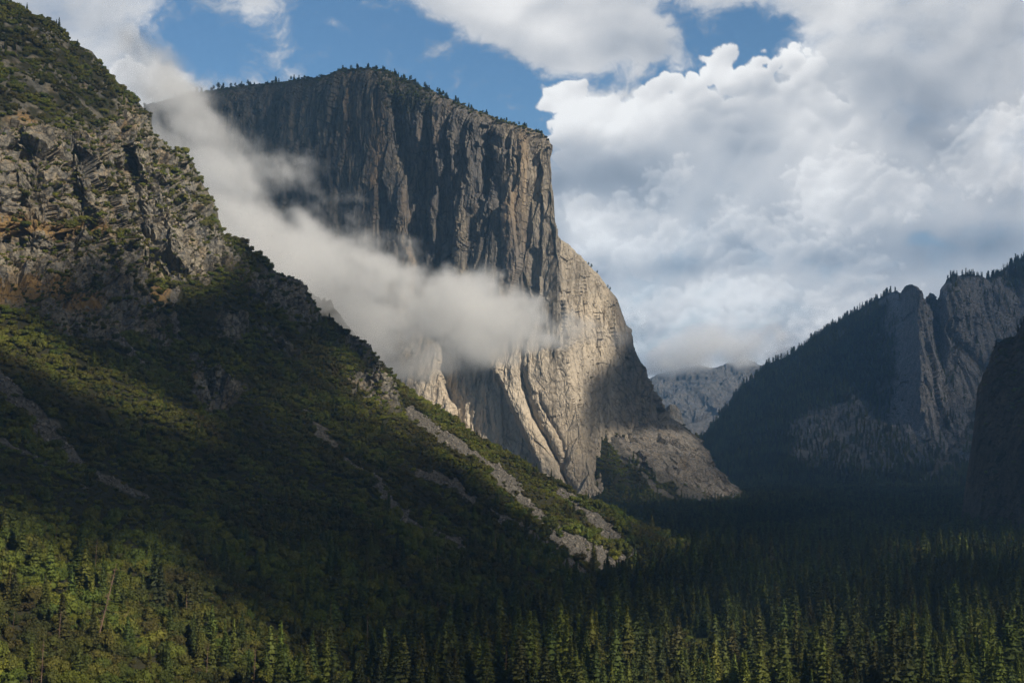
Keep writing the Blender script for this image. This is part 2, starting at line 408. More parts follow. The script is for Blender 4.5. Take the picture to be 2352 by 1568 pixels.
RIBS = [([(-100, 640), (60, 740), (200, 830), (330, 905), (440, 975), (560, 1080), (700, 1200)], 60, 34), ([(515, 540), (560, 660), (690, 780), (850, 900), (1000, 1020), (1200, 1170)], 60, 18),
        ([(300, 230), (380, 420), (430, 600), (420, 700)], 45, 26), ([(80, 300), (120, 450), (90, 600)], 30, 14), ([(200, 310), (215, 450), (260, 600)], 28, 12)]
GULLIES = [([(310, 700), (400, 850), (520, 980), (640, 1100), (800, 1250)], 48, 26), ([(150, 250), (170, 450), (160, 620)], 24, 18), ([(290, 330), (310, 480), (330, 640)], 20, 20), ([(40, 300), (40, 620)], 20, 12)]
def left_masks(px, py):
    cl = 0
    for c in CLIFFS: cl = np.maximum(cl, inpoly(px, py, c, 16))
    ta = 0
    for line, w0, w1 in CHUTES:
        d, t, _ = polydist(px, py, line); w = w0 + (w1 - w0) * t
        ta = np.maximum(ta, sst(d, w * 0.66, w * 0.48))
    return cl, ta
def left_mountain():
    cols = np.arange(-260, 1760, 2.0); rows = 560
    top = skyl(cols)
    s = np.linspace(0, 1, rows) ** 1.08
    PX = np.broadcast_to(cols, (rows, len(cols))); PY = top + (1600 - top) * s[:, None]
    Y = Yl(PX, PY)
    V = P(PX, PY, Y)
    x, y, z = V[..., 0], V[..., 1], V[..., 2]
    jx = PX + fbm(x, y, z, 0.01, 5, .65) * 30; jy = PY + fbm(y, z, x, 0.01, 5, .65) * 30
    cl, ta = left_masks(jx, jy)
    for line, w, h in RIBS:
        d, t, _ = polydist(PX, PY, line); Y = Y - h * np.exp(-(d / w) ** 2) * sst(t, 0, .1) * sst(t, 1, .8)
    for line, w, h in GULLIES:
        d, t, _ = polydist(PX, PY, line); Y = Y + h * np.exp(-(d / w) ** 2) * sst(t, 0, .1) * sst(t, 1, .8)
    for kx, ky, kr, kh in ((893, 895, 20, 26), (725, 705, 18, 20), (665, 790, 18, 14), (600, 640, 24, 18), (870, 860, 22, 12), (505, 480, 22, 14), (415, 352, 14, 14), (520, 860, 40, 16)):
        Y = Y - kh * np.exp(-((PX - kx) / kr) ** 4 - ((PY - ky) / (kr * 1.7)) ** 4)
    Y = Y + (np.exp(-(PY - top) / 16.0)) * 45                     # the crest rolls over
    V = P(PX, PY, Y)
    N = normals(V)
    big = fbm(x, y, z, 1 / 160, 5, 0.5)
    # joint blocks: random offset per cell, sheared so that they stand as columns
    wx = x + fbm(x, y, z, 1 / 40, 3) * 14; wy = y + fbm(y, z, x, 1 / 40, 3) * 14; wz = z + fbm(z, x, y, 1 / 40, 3) * 14
    b1, e1 = cellnoise(wx / 30, wy / 30, wz / 22); b2, e2 = cellnoise(wx / 12, wy / 12, wz / 9, 31); b3, e3 = cellnoise(wx / 52, wy / 52, wz / 75, 77)
    rot = x * .94 - y * .34; ro2 = y * .94 + x * .34
    q_ = z / 30 + fbm(x, y, z, 1 / 120, 3) * 1.3; q_ = q_ - np.floor(q_); strat = (q_ ** 2.5) * 6 - 2 + 0
    rock = facets((wx) / 70, wy / 70, wz / 110, 5) * 16 + facets(wx / 32, wy / 32, wz / 34, 9) * 9 + facets(wx / 14, wy / 14, wz / 13, 21) * 4.2 + facets(wx / 7, wy / 7, wz / 6, 33) * 1.3 + strat \
        - np.exp(-(e1 / .07) ** 2) * 4 + (b3 - .5) * 10
    soilb = fbm(x, y, z, 1 / 60, 4) * 7 + fbm(x, y, z, 1 / 130, 3) * 16 * sst(PY, 500, 250)
    disp = big * 14 + cl * rock + (1 - cl) * soilb * (1 - ta) + ta * fbm(x, y, z, 1 / 9, 3) * 2.2
    edge = sst(PY - top, 0, 14) * 0.65 + 0.35
    V = V + N * (disp * edge)[..., None]
    grass = np.zeros_like(PX)
    for poly in ([(-260, 500), (0, 500), (70, 505), (240, 520), (250, 545), (0, 545), (-260, 560)], [(-260, 590), (0, 630), (90, 640), (230, 665), (240, 710), (160, 720), (60, 700), (-260, 690)], [(330, 650), (400, 660), (380, 700), (340, 690)],
                 [(60, 255), (90, 290), (60, 310), (0, 290)], [(270, 255), (290, 300), (270, 330)]):
        grass = np.maximum(grass, inpoly(jx, jy, poly, 10))
    nz = np.abs(normals(V)[..., 2])
    grass = np.maximum(grass, cl * sst(nz, 0.62, 0.85) * sst(PX, 520, 300) * 0.6)
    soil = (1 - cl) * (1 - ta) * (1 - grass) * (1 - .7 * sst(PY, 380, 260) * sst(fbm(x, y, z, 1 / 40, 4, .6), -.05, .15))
    # back of the ridge
    back = []
    for k, (dy, dz) in enumerate([(25, -6), (90, -60), (220, -220), (420, -420), (700, -750)]):
        q = V[0].copy(); q[:, 0] += dy * q[:, 0] / q[:, 1]; q[:, 1] += dy; q[:, 2] += dz; q[:, 2] = np.maximum(q[:, 2], -30); back.append(q)
    Vb = np.concatenate([np.array(back[::-1]), V], 0)
    pad = lambda a, v=None: np.concatenate([np.repeat(a[:1], 5, 0) if v is None else np.full((5, a.shape[1]), v), a], 0)
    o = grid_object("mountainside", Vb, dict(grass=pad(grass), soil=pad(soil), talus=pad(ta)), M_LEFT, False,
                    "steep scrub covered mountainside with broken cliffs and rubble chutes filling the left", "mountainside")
    # where the sun reaches it
    lit = np.zeros_like(PX)
    up = inpoly(PX, PY, [(-400, -400), (600, -400), (540, 560), (520, 610), (440, 680), (350, 690), (300, 560), (230, 600), (180, 560), (80, 640), (-400, 640)], 22)
    lit = np.maximum(lit, up * (0.80 + 0.2 * sst(PX, 150, 350)) * (1 - .35 * (1 - cl) * sst(PY, 330, 260)))
    d, t, _ = polydist(PX, PY, [(-300, 600), (-60, 745), (60, 815), (180, 870), (290, 915), (380, 950), (450, 985)])
    lit = np.maximum(lit, sst(d, 78 - 45 * t, 58 - 45 * t) * (1.0 - 0.35 * t))
    lit = np.maximum(lit, 0.0)
    lit = np.maximum(lit, 0.80 * inpoly(PX, PY, [(-400, 1150), (0, 1185), (100, 1275), (200, 1340), (330, 1255), (380, 1300), (440, 1380), (560, 1455), (700, 1520), (780, 1600), (-400, 1640)], 22))
    sp = inpoly(PX, PY, [(640, 790), (760, 800), (900, 900), (1000, 940), (1200, 1060), (1330, 1120), (1400, 1170), (1420, 1300), (1300, 1240), (1180, 1150), (1000, 1040), (820, 960)], 26)
    lit = np.maximum(lit, sp * (0.55 * sst(PX, 680, 860) + .15))
    d, t, _ = polydist(PX, PY, [(890, 880), (1000, 975), (1100, 1050), (1200, 1130), (1300, 1215), (1420, 1290)])
    lit = np.maximum(lit, sst(d, 52, 22) * 0.75)
    lit = np.maximum(lit, .8 * inpoly(PX, PY, [(880, 880), (915, 880), (918, 945), (880, 940)], 8))
    lit = np.maximum(lit, 0.30 * inpoly(PX, PY, [(1350, 1140), (1640, 1260), (1640, 1330), (1400, 1230)], 20))
    lit = np.maximum(lit, 0.065 + .14 * inpoly(PX, PY, [(520, 860), (880, 900), (1050, 1030), (900, 1080), (640, 1000)], 60)); lit = np.maximum(lit, 0.11 * sst(PY, 1300, 1500))
    step = (slice(None, None, 4), slice(None, None, 3))
    VOTES.append((V[step].reshape(-1, 3), lit[step].ravel(), 1.0))
    return V, PX, PY, cl, ta, grass, top
LV, LPX, LPY, Lcl, Lta, Lgr, Ltop = left_mountain()

# ------------------------------------------------------------------ the great granite monolith
SKY_E = [(330, 240), (400, 225), (440, 212), (480, 210), (500, 205), (560, 198), (620, 190), (700, 182), (745, 175), (770, 165), (800, 159), (830, 156), (860, 158), (890, 165), (920, 178), (950, 188), (980, 205), (1010, 216), (1040, 230), (1070, 244),
         (1100, 256), (1130, 268), (1160, 280), (1190, 288), (1220, 297), (1245, 306), (1258, 316), (1263, 328), (1266, 380), (1272, 440), (1277, 500), (1280, 540), (1290, 552), (1310, 565), (1330, 583), (1350, 608), (1375, 632), (1400, 664), (1420, 690),
         (1430, 720), (1445, 762), (1460, 805), (1480, 850), (1500, 890), (1517, 922), (1530, 950), (1540, 965), (1560, 990)]
skye = topfn(SKY_E)
nose_x = topfn([(200, 1262), (320, 1262), (440, 1271), (520, 1277), (700, 1287), (850, 1303), (900, 1310), (970, 1330), (1060, 1345), (1140, 1370), (1250, 1400)])
nose_y = topfn([(200, 4010), (320, 4000), (520, 3965), (700, 3920), (850, 3870), (970, 3820), (1140, 3740), (1250, 3700)])
def big_wall():
    cols = np.concatenate([np.arange(330, 800, 2.4), np.arange(800, 1240, 1.6), np.arange(1240, 1290, 1.0), np.arange(1290, 1562, 1.6)]); rows = 640
    top = skye(cols)
    s = np.linspace(0, 1, rows)
    bot = 1200
    PX = np.broadcast_to(cols, (rows, len(cols))); PY = top + (bot - top) * s[:, None]
    nx = nose_x(PY); dxl = np.maximum(nx - PX, 0); dxr = np.maximum(PX - nx, 0)
    lw = sst(PY, 680, 860)
    near_ = np.minimum(dxl, 185.0)
    Y = nose_y(PY) + (0.62 - 0.36 * lw) * near_ - .55 * (1 - lw) * np.minimum(dxl, 55.0) + 0.78 * (dxl - near_) + 2.0 * dxr
    h = sst(PY, 1150, 350)
    # lower right of the prow bulges, the upper left lies back
    Y = Y + 90 * sst(PX, 900, 500) * sst(PY, 500, 150)
    # dihedral recesses and buttresses of the lower wall
    d, t, sd = polydist(PX, PY, [(1095, 760), (1128, 830), (1165, 905), (1205, 985), (1240, 1060), (1262, 1140)])
    leftof = sst(np.where(PX < np.interp(PY, [760, 830, 905, 985, 1060, 1140], [1095, 1128, 1165, 1205, 1240, 1262]), d, -d), -3, 9) * sst(PY, 700, 850)
    Y = Y + 62 * leftof
    edgeA = np.interp(PY, [840, 900, 960, 1040], [1012, 1025, 1047, 1085]); outA = sst(edgeA - PX, -3, 8) * sst(PY, 760, 860)
    Y = Y - 60 * outA - .62 * np.clip(edgeA - PX, 0, 130) * outA
    d, t, _ = polydist(PX, PY, [(1196, 830), (1205, 880), (1222, 950), (1262, 1020), (1288, 1070), (1310, 1130), (1320, 1170)]); Y = Y + 30 * np.exp(-(d / 9) ** 2) * sst(t, 0, .1)
    d, t, _ = polydist(PX, PY, [(1238, 905), (1262, 960), (1290, 1010), (1300, 1060)]); Y = Y + 14 * np.exp(-(d / 6) ** 2)
    for ln, w_, hh in (([(745, 380), (790, 480), (800, 560)], 24, 16), ([(905, 190), (915, 260), (935, 400), (950, 560)], 12, 26), ([(960, 330), (975, 450), (990, 600)], 14, 22), ([(1130, 290), (1138, 380), (1120, 470)], 13, 34), ([(1078, 470), (1085, 560), (1070, 640)], 14, 22),
                        ([(1150, 400), (1160, 560), (1150, 640)], 8, 14), ([(1228, 560), (1222, 620), (1240, 690)], 10, 18), ([(1005, 400), (1020, 520), (1045, 640)], 12, 20), ([(1362, 640), (1375, 700), (1390, 760)], 7, 16), ([(1322, 720), (1330, 860), (1338, 960)], 5, 14)):
        d, t, _ = polydist(PX, PY, ln); Y = Y + hh * np.exp(-(d / w_) ** 2) * sst(t, 0, .15) * sst(t, 1, .85)
    # brow: summit slabs lie back
    e = PY - top
    brow = np.where(PX < 1262, 1, 0.35)
    Y = Y + 55 * np.exp(-e / 13.0) * brow * sst(PX, 1285, 1230) + 60 * np.exp(-e / 10.0) * sst(PX, 1285, 1300)
    V = P(PX, PY, Y)
    x, y, z = V[..., 0], V[..., 1], V[..., 2]
    u = -x * 0.83 + y * 0.556 * 1.0
    uu = np.hypot(x - 130, y - 3900) * np.where(PX < nx, -1, 1)      # running along the wall
    wv = fbm(uu, z, 0 * z, 1 / 220, 4) * 40
    c1 = fbm(uu + wv, z * 0.10, 0 * z + 3, 1 / 95, 5, 0.55, True)
    c2 = noise3((uu + wv * .7) / 34, z / 420, 0 * z + 8)
    saw = ((uu + wv * 1.2) / 62.0); saw = saw - np.floor(saw); 
    saw2 = ((uu + wv * 0.5 + z * .1) / 23.0); saw2 = saw2 - np.floor(saw2)
    amp = 0.45 + 0.55 * sst(fbm(uu, z, 0 * z + 50, 1 / 260, 3), -.3, .3)
    flk, fe = cellnoise(uu / 26 + wv * .02, z / 110, 0 * z + .5, 11); flk2, fe2 = cellnoise(uu / 11 + wv * .03, z / 38, 0 * z + .5, 47)
    low = sst(PY, 720, 900) * sst(PX, 900, 1000)                     # smoother slabs below
    fa = facets((uu + wv * .6) / 100, z / 700, 0 * z + .5, 3); fb = facets((uu + wv * .6) / 42, z / 300, 0 * z + .5, 19); fc = facets((uu + wv * .4) / 20, z / 80, 0 * z + .5, 41); fd = facets(uu / 9, z / 30, 0 * z + .5, 55)
    disp = (c1 * 3 + (0.5 - saw) * 7 * amp + fa * 17 + fb * 12 + (fc * 7.5 + fd * 2.6) * (.25 + 1.1 * sst(fbm(uu, z * .6, 0 * z + 31, 1 / 170, 3), -.25, .3))) * (1 - 0.60 * low) * (1 - .8 * sst(PX - nx, 0, 12)) + sst(PX - nx, 0, 12) * (facets((PX + wv * .3) / 16, z / 260, 0 * z + .5, 61) * 12 + facets((PX + wv * .2) / 7, z / 110, 0 * z + .5, 63) * 4 + facets(x / 40, .5 + 0 * y, z / 60, 64) * 4) + ((flk - .5) * 5 + (flk2 - .5) * 2) * (1 - .55 * low) * (1 - .9 * sst(PX - nx, 0, 12))
    disp = disp + fbm(x, y, z, 1 / 60, 5, .55) * 6 + fbm(x, y, z, 1 / 12, 4, .6) * 1.6
    disp = disp + low * fbm(uu + z * .45, z * .25, 0 * z, 1 / 70, 4, .5, True) * 9
    disp = disp * (0.25 + 0.75 * sst(e, 0, 10))
    N = normals(V); N[..., 2] *= 0.3
    V = V + N * disp[..., None]
    pale = np.clip(sst(PY, 720, 860) * sst(PX, 900, 1000) * sst(PX, 1430, 1380) + 0.8 * sst(PX, 1284, 1292) * sst(PX, 1420, 1380) * sst(PY, 980, 960) + .38 * sst(PX, 1080, 1250) - .3 * sst(PX, 900, 600), 0, 1)  # paler where sun falls on the wall: sunlight put into the granite colour
    green = np.clip(np.exp(-e / 9.0) * sst(PX, 1262, 1200) * .8 + .8 * inpoly(PX, PY, [(870, 165), (960, 195), (1000, 240), (950, 260), (890, 250)], 14), 0, 1)
    back = []
    for dy, dz in [(60, 4), (250, 14), (700, 20), (1300, -100), (1600, -1100)]:
        q = V[0].copy(); q[:, 0] += dy * q[:, 0] / q[:, 1]; q[:, 1] += dy; kk = (cols > 1262); q[:, 2] += np.where(kk, -abs(dy) * .4, dz); q[:, 2] = np.maximum(q[:, 2], -20); back.append(q)
    Vb = np.concatenate([np.array(back[::-1]), V], 0)
    pad = lambda a: np.concatenate([np.repeat(a[:1], 5, 0), a], 0)
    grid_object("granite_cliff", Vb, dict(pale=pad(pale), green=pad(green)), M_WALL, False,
                "colossal sheer granite monolith with sharp prow rising over the valley, cloud across its middle", "cliff")
    lit = 0.62 * sst(PX, 740, 1060) + 0.12
    lit = np.maximum(lit, 0.68 * sst(PX, 980, 1220) * sst(PY, 330, 480))
    lit = np.maximum(lit, 0.95 * sst(PY, 620, 760) * sst(PX, 900, 960))
    lit = np.maximum(lit, 0.92 * sst(PX, 1276, 1284) * (.62 + .38 * sst(PY, 600, 720) * sst(PX, 1420, 1370)))
    lit = lit * (1 - 0.5 * sst(PY, 1040, 1120))
    dark = inpoly(PX, PY, [(1345, 880), (1400, 820), (1440, 770), (1480, 760), (1600, 900), (1600, 1000), (1450, 1000), (1342, 985)], 12)
    lit = lit * (1 - 0.95 * dark) * (1 - .55 * inpoly(PX, PY, [(1420, 640), (1600, 640), (1600, 900), (1400, 850)], 20))
    VOTES.append((V[::4, ::3].reshape(-1, 3), lit[::4, ::3].ravel(), 1.0))
    return V, PX, PY
EV, EPX, EPY = big_wall()

# ------------------------------------------------------------------ other terrain
r_disp = None
def terrain(name, skyline, x0, x1, dx, bot, rows, cps, dispf, attrf, mat, label, cat, litf, back, smooth=False, wgt=1.0, roll=40, bottomf=None):
    cols = np.arange(x0, x1, dx); top = np.interp(cols, [p[0] for p in skyline], [p[1] for p in skyline])
    s = np.linspace(0, 1, rows); PX = np.broadcast_to(cols, (rows, len(cols))); PY = top + (bot - top) * s[:, None]
    f = cps if callable(cps) else tps(cps)
    Y = f(PX, PY) + roll * np.exp(-(PY - top) / 12.0)
    V = P(PX, PY, Y); N = normals(V); N[..., 2] *= 0.5
    if dispf is r_disp: N = N * 0 + np.array([0.25, -0.95, 0.0])
    dsp = dispf(V[..., 0], V[..., 1], V[..., 2], PX, PY) * (0.3 + 0.7 * sst(PY - top, 0, 10))
    V = V + N * dsp[..., None]
    at = attrf(V, PX, PY)
    bk = []
    for dy, dz in back:
        q = V[0].copy(); q[:, 0] += dy * q[:, 0] / q[:, 1]; q[:, 1] += dy; q[:, 2] = np.maximum(q[:, 2] + dz, -20); bk.append(q)
    Vb = np.concatenate([np.array(bk[::-1]), V], 0)
    at = {k: np.concatenate([np.repeat(a[:1], len(bk), 0), a], 0) for k, a in at.items()}
    grid_object(name, Vb, at, mat, smooth, label, cat)
    lit = litf(PX, PY); VOTES.append((V[::3, ::3].reshape(-1, 3), np.broadcast_to(lit, PX.shape)[::3, ::3].ravel(), wgt))
    return V, PX, PY, at

def nzof(V): return np.abs(normals(V)[..., 2])
# talus apron and slabs at the foot of the monolith
SKY_F = [(1100, 1120), (1290, 1090), (1325, 985), (1345, 972), (1400, 968), (1450, 960), (1500, 955), (1535, 955), (1560, 968), (1580, 985), (1600, 1012), (1625, 1050), (1650, 1082), (1675, 1105), (1695, 1130), (1704, 1160), (1720, 1190)]
slab_poly = [(1400, 1010), (1440, 985), (1500, 950), (1560, 960), (1610, 1010), (1720, 1150), (1700, 1170), (1640, 1140), (1560, 1100), (1490, 1075), (1430, 1045)]
def f_disp(x, y, z, PX, PY):
    sl = inpoly(PX, PY, slab_poly, 14)
    b, e = cellnoise(x / 40, y / 40, z / 40, 5)
    return fbm(x, y, z, 1 / 130, 5) * 22 + sl * (facets(x / 70, y / 70, z / 110, 5) * 22 + facets(x / 26, y / 26, z / 40, 15) * 8 + fbm(x + z, y, z * .4, 1 / 50, 5, .6, True) * 9)
def f_attr(V, PX, PY):
    jx = PX + fbm(V[..., 0], V[..., 1], V[..., 2], 1 / 70, 3) * 22; jy = PY + fbm(V[..., 1], V[..., 2], V[..., 0], 1 / 70, 3) * 22
    sl = inpoly(jx, jy, slab_poly, 8)
    ta = 0
    for ln, w0, w1 in [([(1500, 1078), (1560, 1110), (1640, 1155)], 8, 15), ([(1340, 975), (1420, 985), (1480, 975)], 9, 9), ([(1395, 990), (1420, 1030), (1450, 1060)], 10, 8), ([(1470, 1085), (1520, 1120), (1570, 1150)], 6, 9)]:
        d, t, _ = polydist(jx, jy, ln); ta = np.maximum(ta, sst(d, (w0 + (w1 - w0) * t), (w0 + (w1 - w0) * t) * .6))
    return dict(soil=(1 - sl) * (1 - ta), talus=ta, grass=0 * PX + sl * .15)
def f_depth(px, py):
    d = px - nose_x(py)
    tp = np.interp(px, [q_[0] for q_ in SKY_F], [q_[1] for q_ in SKY_F])
    k_ = 1.0 - sst(py - tp, 0, 100)
    y = nose_y(py) + 22 + (.95 + 1.0 * k_) * np.maximum(np.minimum(d, 200), 0) + .95 * np.maximum(d - 200, 0) + 1.5 * np.maximum(-d, 0)
    return y - 330 * sst(py, 1120, 1230) * (1 - .4 * sst(px, 1500, 1700)) - 60 * sst(py, 1000, 1120) * sst(d, 0, 60)
FV, FPX, FPY, Fat = terrain("foothill", SKY_F, 1100, 1722, 2.0, 1215, 170,
    f_depth, f_disp, f_attr, M_APRON,
    "forested talus apron with pale bare slabs at the right foot of the granite monolith", "foothill",
    lambda px, py: 0.08 + 0.14 * inpoly(px, py, slab_poly, 20) + .28 * inpoly(px, py, [(1450, 1000), (1520, 990), (1620, 1110), (1560, 1100), (1480, 1050)], 22) + .3 * inpoly(px, py, [(1500, 1060), (1700, 1130), (1660, 1170), (1480, 1100)], 12),
    [(60, -30), (250, -200), (500, -500)])

# right mountain with its pinnacle
SKY_R = [(1560, 1060), (1600, 1012), (1625, 985), (1650, 958), (1675, 925), (1700, 888), (1730, 868), (1765, 835), (1800, 822), (1830, 805), (1860, 780), (1890, 762), (1920, 742), (1950, 722), (1980, 706), (2010, 690), (2035, 675), (2058, 668), (2066, 674), (2072, 664),
         (2078, 656), (2090, 653), (2104, 658), (2113, 668), (2120, 688), (2128, 684), (2134, 672), (2142, 676), (2152, 690), (2160, 660), (2172, 642), (2182, 630), (2192, 630), (2200, 634), (2215, 630), (2235, 632), (2252, 634), (2264, 640), (2272, 636), (2290, 628), (2310, 612), (2330, 602), (2352, 588), (2420, 560), (2600, 520)]
def r_disp(x, y, z, PX, PY):
    fl = sst(PX, 2000, 2070)
    uu = x + fbm(x, y, z, 1 / 300, 3) * 22
    a = fbm(uu, z * .07, 0 * z, 1 / 150, 6, .58, True) * 42 * (0.35 + .65 * fl)
    b, e = cellnoise(uu / 60, 0 * y + .5, z / 260, 9)
    gully, t, _ = polydist(PX, PY, [(2130, 690), (2190, 780), (2265, 860), (2230, 950), (2190, 1040), (2120, 1110)])
    return a + (b - .5) * 34 * (0.3 + .7 * fl) + fbm(x, 0 * y, z * .4, 1 / 220, 5, .55) * (34 + 40 * sst(PX, 2060, 1960)) + fbm(x, y, z, 1 / 45, 4, .6) * 9 + facets(uu / 95, 0 * x + .5, z / 900, 5) * 22 * fl + facets(uu / 38, 0 * x + .5, z / 300, 15) * 12 + fbm(uu, 0 * x, z * .2, 1 / 55, 5, .6, True) * 20 + facets(uu / 18, 0 * x + .5, z / 90, 25) * 6 - 40 * np.exp(-(gully / 9) ** 2)
def r_attr(V, PX, PY):
    n = fbm(V[..., 0], V[..., 1], V[..., 2], 1 / 180, 5, .6)
    wood = np.maximum(sst(PX + n * 120, 2080, 1990) * (1 - .75 * inpoly(PX + n * 60, PY + n * 60, [(1820, 960), (1960, 900), (2020, 960), (2060, 1100), (1900, 1130), (1800, 1040)], 24)), sst(PY + n * 50, 1055, 1085))
    wood = np.maximum(wood, sst(PX, 2280, 2330) * sst(PY, 700, 640))
    wood = np.maximum(wood, sst(nzof(V), 0.80, 0.95) * .6)
    wood = wood * (1 - inpoly(PX, PY, [(2060, 660), (2120, 650), (2140, 980), (2040, 980)], 6))
    g, t, _ = polydist(PX, PY, [(2150, 730), (2200, 790), (2262, 850), (2240, 920), (2215, 980), (2190, 1040)])
    ta = np.maximum(sst(g, 7, 3), sst(polydist(PX, PY, [(2190, 1040), (2150, 1080), (2110, 1100)])[0], 9, 4))
    return dict(soil=wood * (1 - ta), talus=ta * .8, grass=0 * PX)
R_TPS = None
def r_depth(px, py):
    w = 1 - np.abs(px - (2094 + (py - 660) * .06)) / (25 + (py - 650) * .11)
    return R_TPS(px, py) - 230 * np.clip(w, 0, 1) ** .8 * sst(py, 1020, 860) + 220 * np.exp(-((px - 2140 - (py - 680) * .08) / 12) ** 2) * sst(py, 900, 700)
R_TPS = tps([(1600, 1110, 5600), (1600, 1020, 6000), (1700, 890, 6400), (1700, 1130, 5400), (1850, 790, 6400), (1900, 1000, 5800), (1900, 1130, 5200), (2058, 668, 6500), (2090, 660, 6150), (2090, 900, 5850), (2100, 1130, 5100), (2200, 630, 6300), (2240, 900, 5800),
     (2250, 1130, 5100), (2352, 590, 6600), (2352, 900, 6100), (2600, 520, 6600), (2600, 1130, 5100)])
RV, RPX, RPY, Rat = terrain("mountain", SKY_R, 1556, 2600, 2.4, 1160, 330,
    r_depth, r_disp, r_attr, M_FAR,
    "shaded blue grey mountain with a rock pinnacle on the right side of the valley", "mountain",
    lambda px, py: 0.14 + 0.34 * np.exp(-((px - 2105) / 45) ** 2) * sst(py, 640, 700) * sst(py, 1080, 900) + .09 * inpoly(px, py, [(1800, 900), (2060, 880), (2060, 1080), (1850, 1080)], 40) + .05 * sst(px, 2100, 2200),
    [(120, -30), (500, -300), (1200, -900)], roll=40)

# far mountain at the head of the valley
SKY_V = [(1380, 960), (1480, 880), (1510, 862), (1560, 850), (1600, 846), (1640, 846), (1680, 836), (1720, 830), (1760, 842), (1800, 850), (1900, 880)]
def v_disp(x, y, z, PX, PY): return fbm(x + z * .8, y, z * .6, 1 / 420, 6, .58, True) * 110 + facets(x / 240, y / 240, z / 300, 5) * 50 + facets(x / 90, y / 90, z / 120, 8) * 20 + fbm(x, y, z, 1 / 60, 4) * 22
FARV, _, _, _ = terrain("mountain", SKY_V, 1380, 1900, 3.0, 1120, 110, [(1400, 900, 9600), (1500, 870, 9800), (1500, 1100, 8000), (1600, 1000, 8900), (1700, 840, 10000), (1700, 1100, 8300), (1850, 860, 10200), (1850, 1100, 8500)],
    v_disp, lambda V, PX, PY: dict(soil=sst(fbm(V[..., 0], V[..., 1], V[..., 2], 1 / 500, 4), .05, .3) * .8 * sst(PX, 1600, 1520), talus=0 * PX, grass=0 * PX), M_PEAK,
    "hazy blue distant mountain at the head of the valley under low cloud", "mountain", lambda px, py: 0.04 + .12 * sst(px, 1540, 1640) + 0 * py, [(300, -50), (1500, -700)], roll=120)
# pale spur just right of the monolith foot
SKY_S = [(1505, 985), (1520, 955), (1530, 938), (1540, 928), (1550, 930), (1560, 942), (1566, 960), (1572, 985)]
terrain("spur", SKY_S, 1506, 1573, 1.6, 1010, 60, [(1506, 950, 5300), (1540, 930, 5200), (1540, 1000, 5100), (1572, 960, 5350), (1572, 1000, 5250)], lambda x, y, z, a, b: fbm(x, y, z * .3, 1 / 60, 4, .55, True) * 14,
    lambda V, PX, PY: dict(soil=0 * PX, talus=0 * PX, grass=0 * PX), M_APRON, "small pale rock spur peeping out behind the foot of the monolith", "rock spur", lambda px, py: .55 + 0 * px, [(100, -60), (300, -400)])
# dark buttress at the right edge
SKY_B = [(2205, 1215), (2212, 1150), (2220, 1095), (2228, 1040), (2236, 985), (2242, 930), (2250, 880), (2266, 855), (2274, 822), (2284, 795), (2300, 785), (2318, 780), (2332, 772), (2342, 745), (2356, 725), (2400, 700), (2700, 560)]
def b_disp(x, y, z, PX, PY):
    b, e = cellnoise(x / 34, y / 34, z / 60, 3); b2, _ = cellnoise(x / 13, y / 13, z / 22, 13)
    return (fbm(x, y, z * .3, 1 / 120, 5, .55) * 26 + (b - .5) * 16 + (b2 - .5) * 6) * (.12 + .88 * sst(PX, 2225, 2290))
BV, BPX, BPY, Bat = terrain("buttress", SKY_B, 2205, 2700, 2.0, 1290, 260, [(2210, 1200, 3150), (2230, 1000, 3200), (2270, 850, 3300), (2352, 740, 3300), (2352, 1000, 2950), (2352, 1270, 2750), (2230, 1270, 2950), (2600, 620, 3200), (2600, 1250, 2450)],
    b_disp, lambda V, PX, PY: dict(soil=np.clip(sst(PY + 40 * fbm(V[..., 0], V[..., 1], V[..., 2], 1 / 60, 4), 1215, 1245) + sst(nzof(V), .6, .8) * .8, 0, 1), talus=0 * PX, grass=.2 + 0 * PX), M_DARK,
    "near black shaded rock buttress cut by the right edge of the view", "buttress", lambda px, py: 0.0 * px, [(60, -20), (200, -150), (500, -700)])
# misty ridge behind the crest of the left mountainside
SKY_M = [(690, 640), (715, 670), (728, 682), (734, 680), (738, 690), (746, 682), (750, 692), (760, 686), (768, 708), (782, 722), (800, 748), (820, 772), (838, 795), (860, 830), (900, 900)]
terrain("ridge", SKY_M, 690, 900, 1.6, 960, 90, [(700, 700, 2820), (700, 900, 2700), (860, 850, 2880), (860, 950, 2800), (780, 740, 2850)], lambda x, y, z, a, b: fbm(x, y, z, 1 / 50, 5, .6) * 13,
    lambda V, PX, PY: dict(soil=.7 + 0 * PX, talus=0 * PX, grass=0 * PX), M_LEFT, "faint pinnacled ridge fading into mist behind the left crest", "ridge", lambda px, py: .4 + 0 * px, [(40, -30), (200, -300)])

# ------------------------------------------------------------------ plants: prototype meshes
rs = np.random.RandomState(11)
def quads(c, a, b):
    """quads centred at c with half axes a and b (n,3)"""
    v = np.stack([c - a - b, c + a - b, c + a + b, c - a + b], 1).reshape(-1, 3)
    return v, np.arange(len(v)).reshape(-1, 4)
def unit(v): return v / np.maximum(np.linalg.norm(v, axis=-1, keepdims=True), 1e-9)
def tube(path, rad, n=6):
    path = np.array(path, float); m = len(path); vs = []
    for i, p in enumerate(path):
        t = unit(path[min(i + 1, m - 1)] - path[max(i - 1, 0)]); u = unit(np.cross(t, (0.3, 1, 0.1))); w = np.cross(t, u)
        for k in range(n): a = 2 * math.pi * k / n; vs.append(p + rad[i] * (u * math.cos(a) + w * math.sin(a)))
    f = [(i * n + k, i * n + (k + 1) % n, (i + 1) * n + (k + 1) % n, (i + 1) * n + k) for i in range(m - 1) for k in range(n)]
    return np.array(vs), np.array(f)
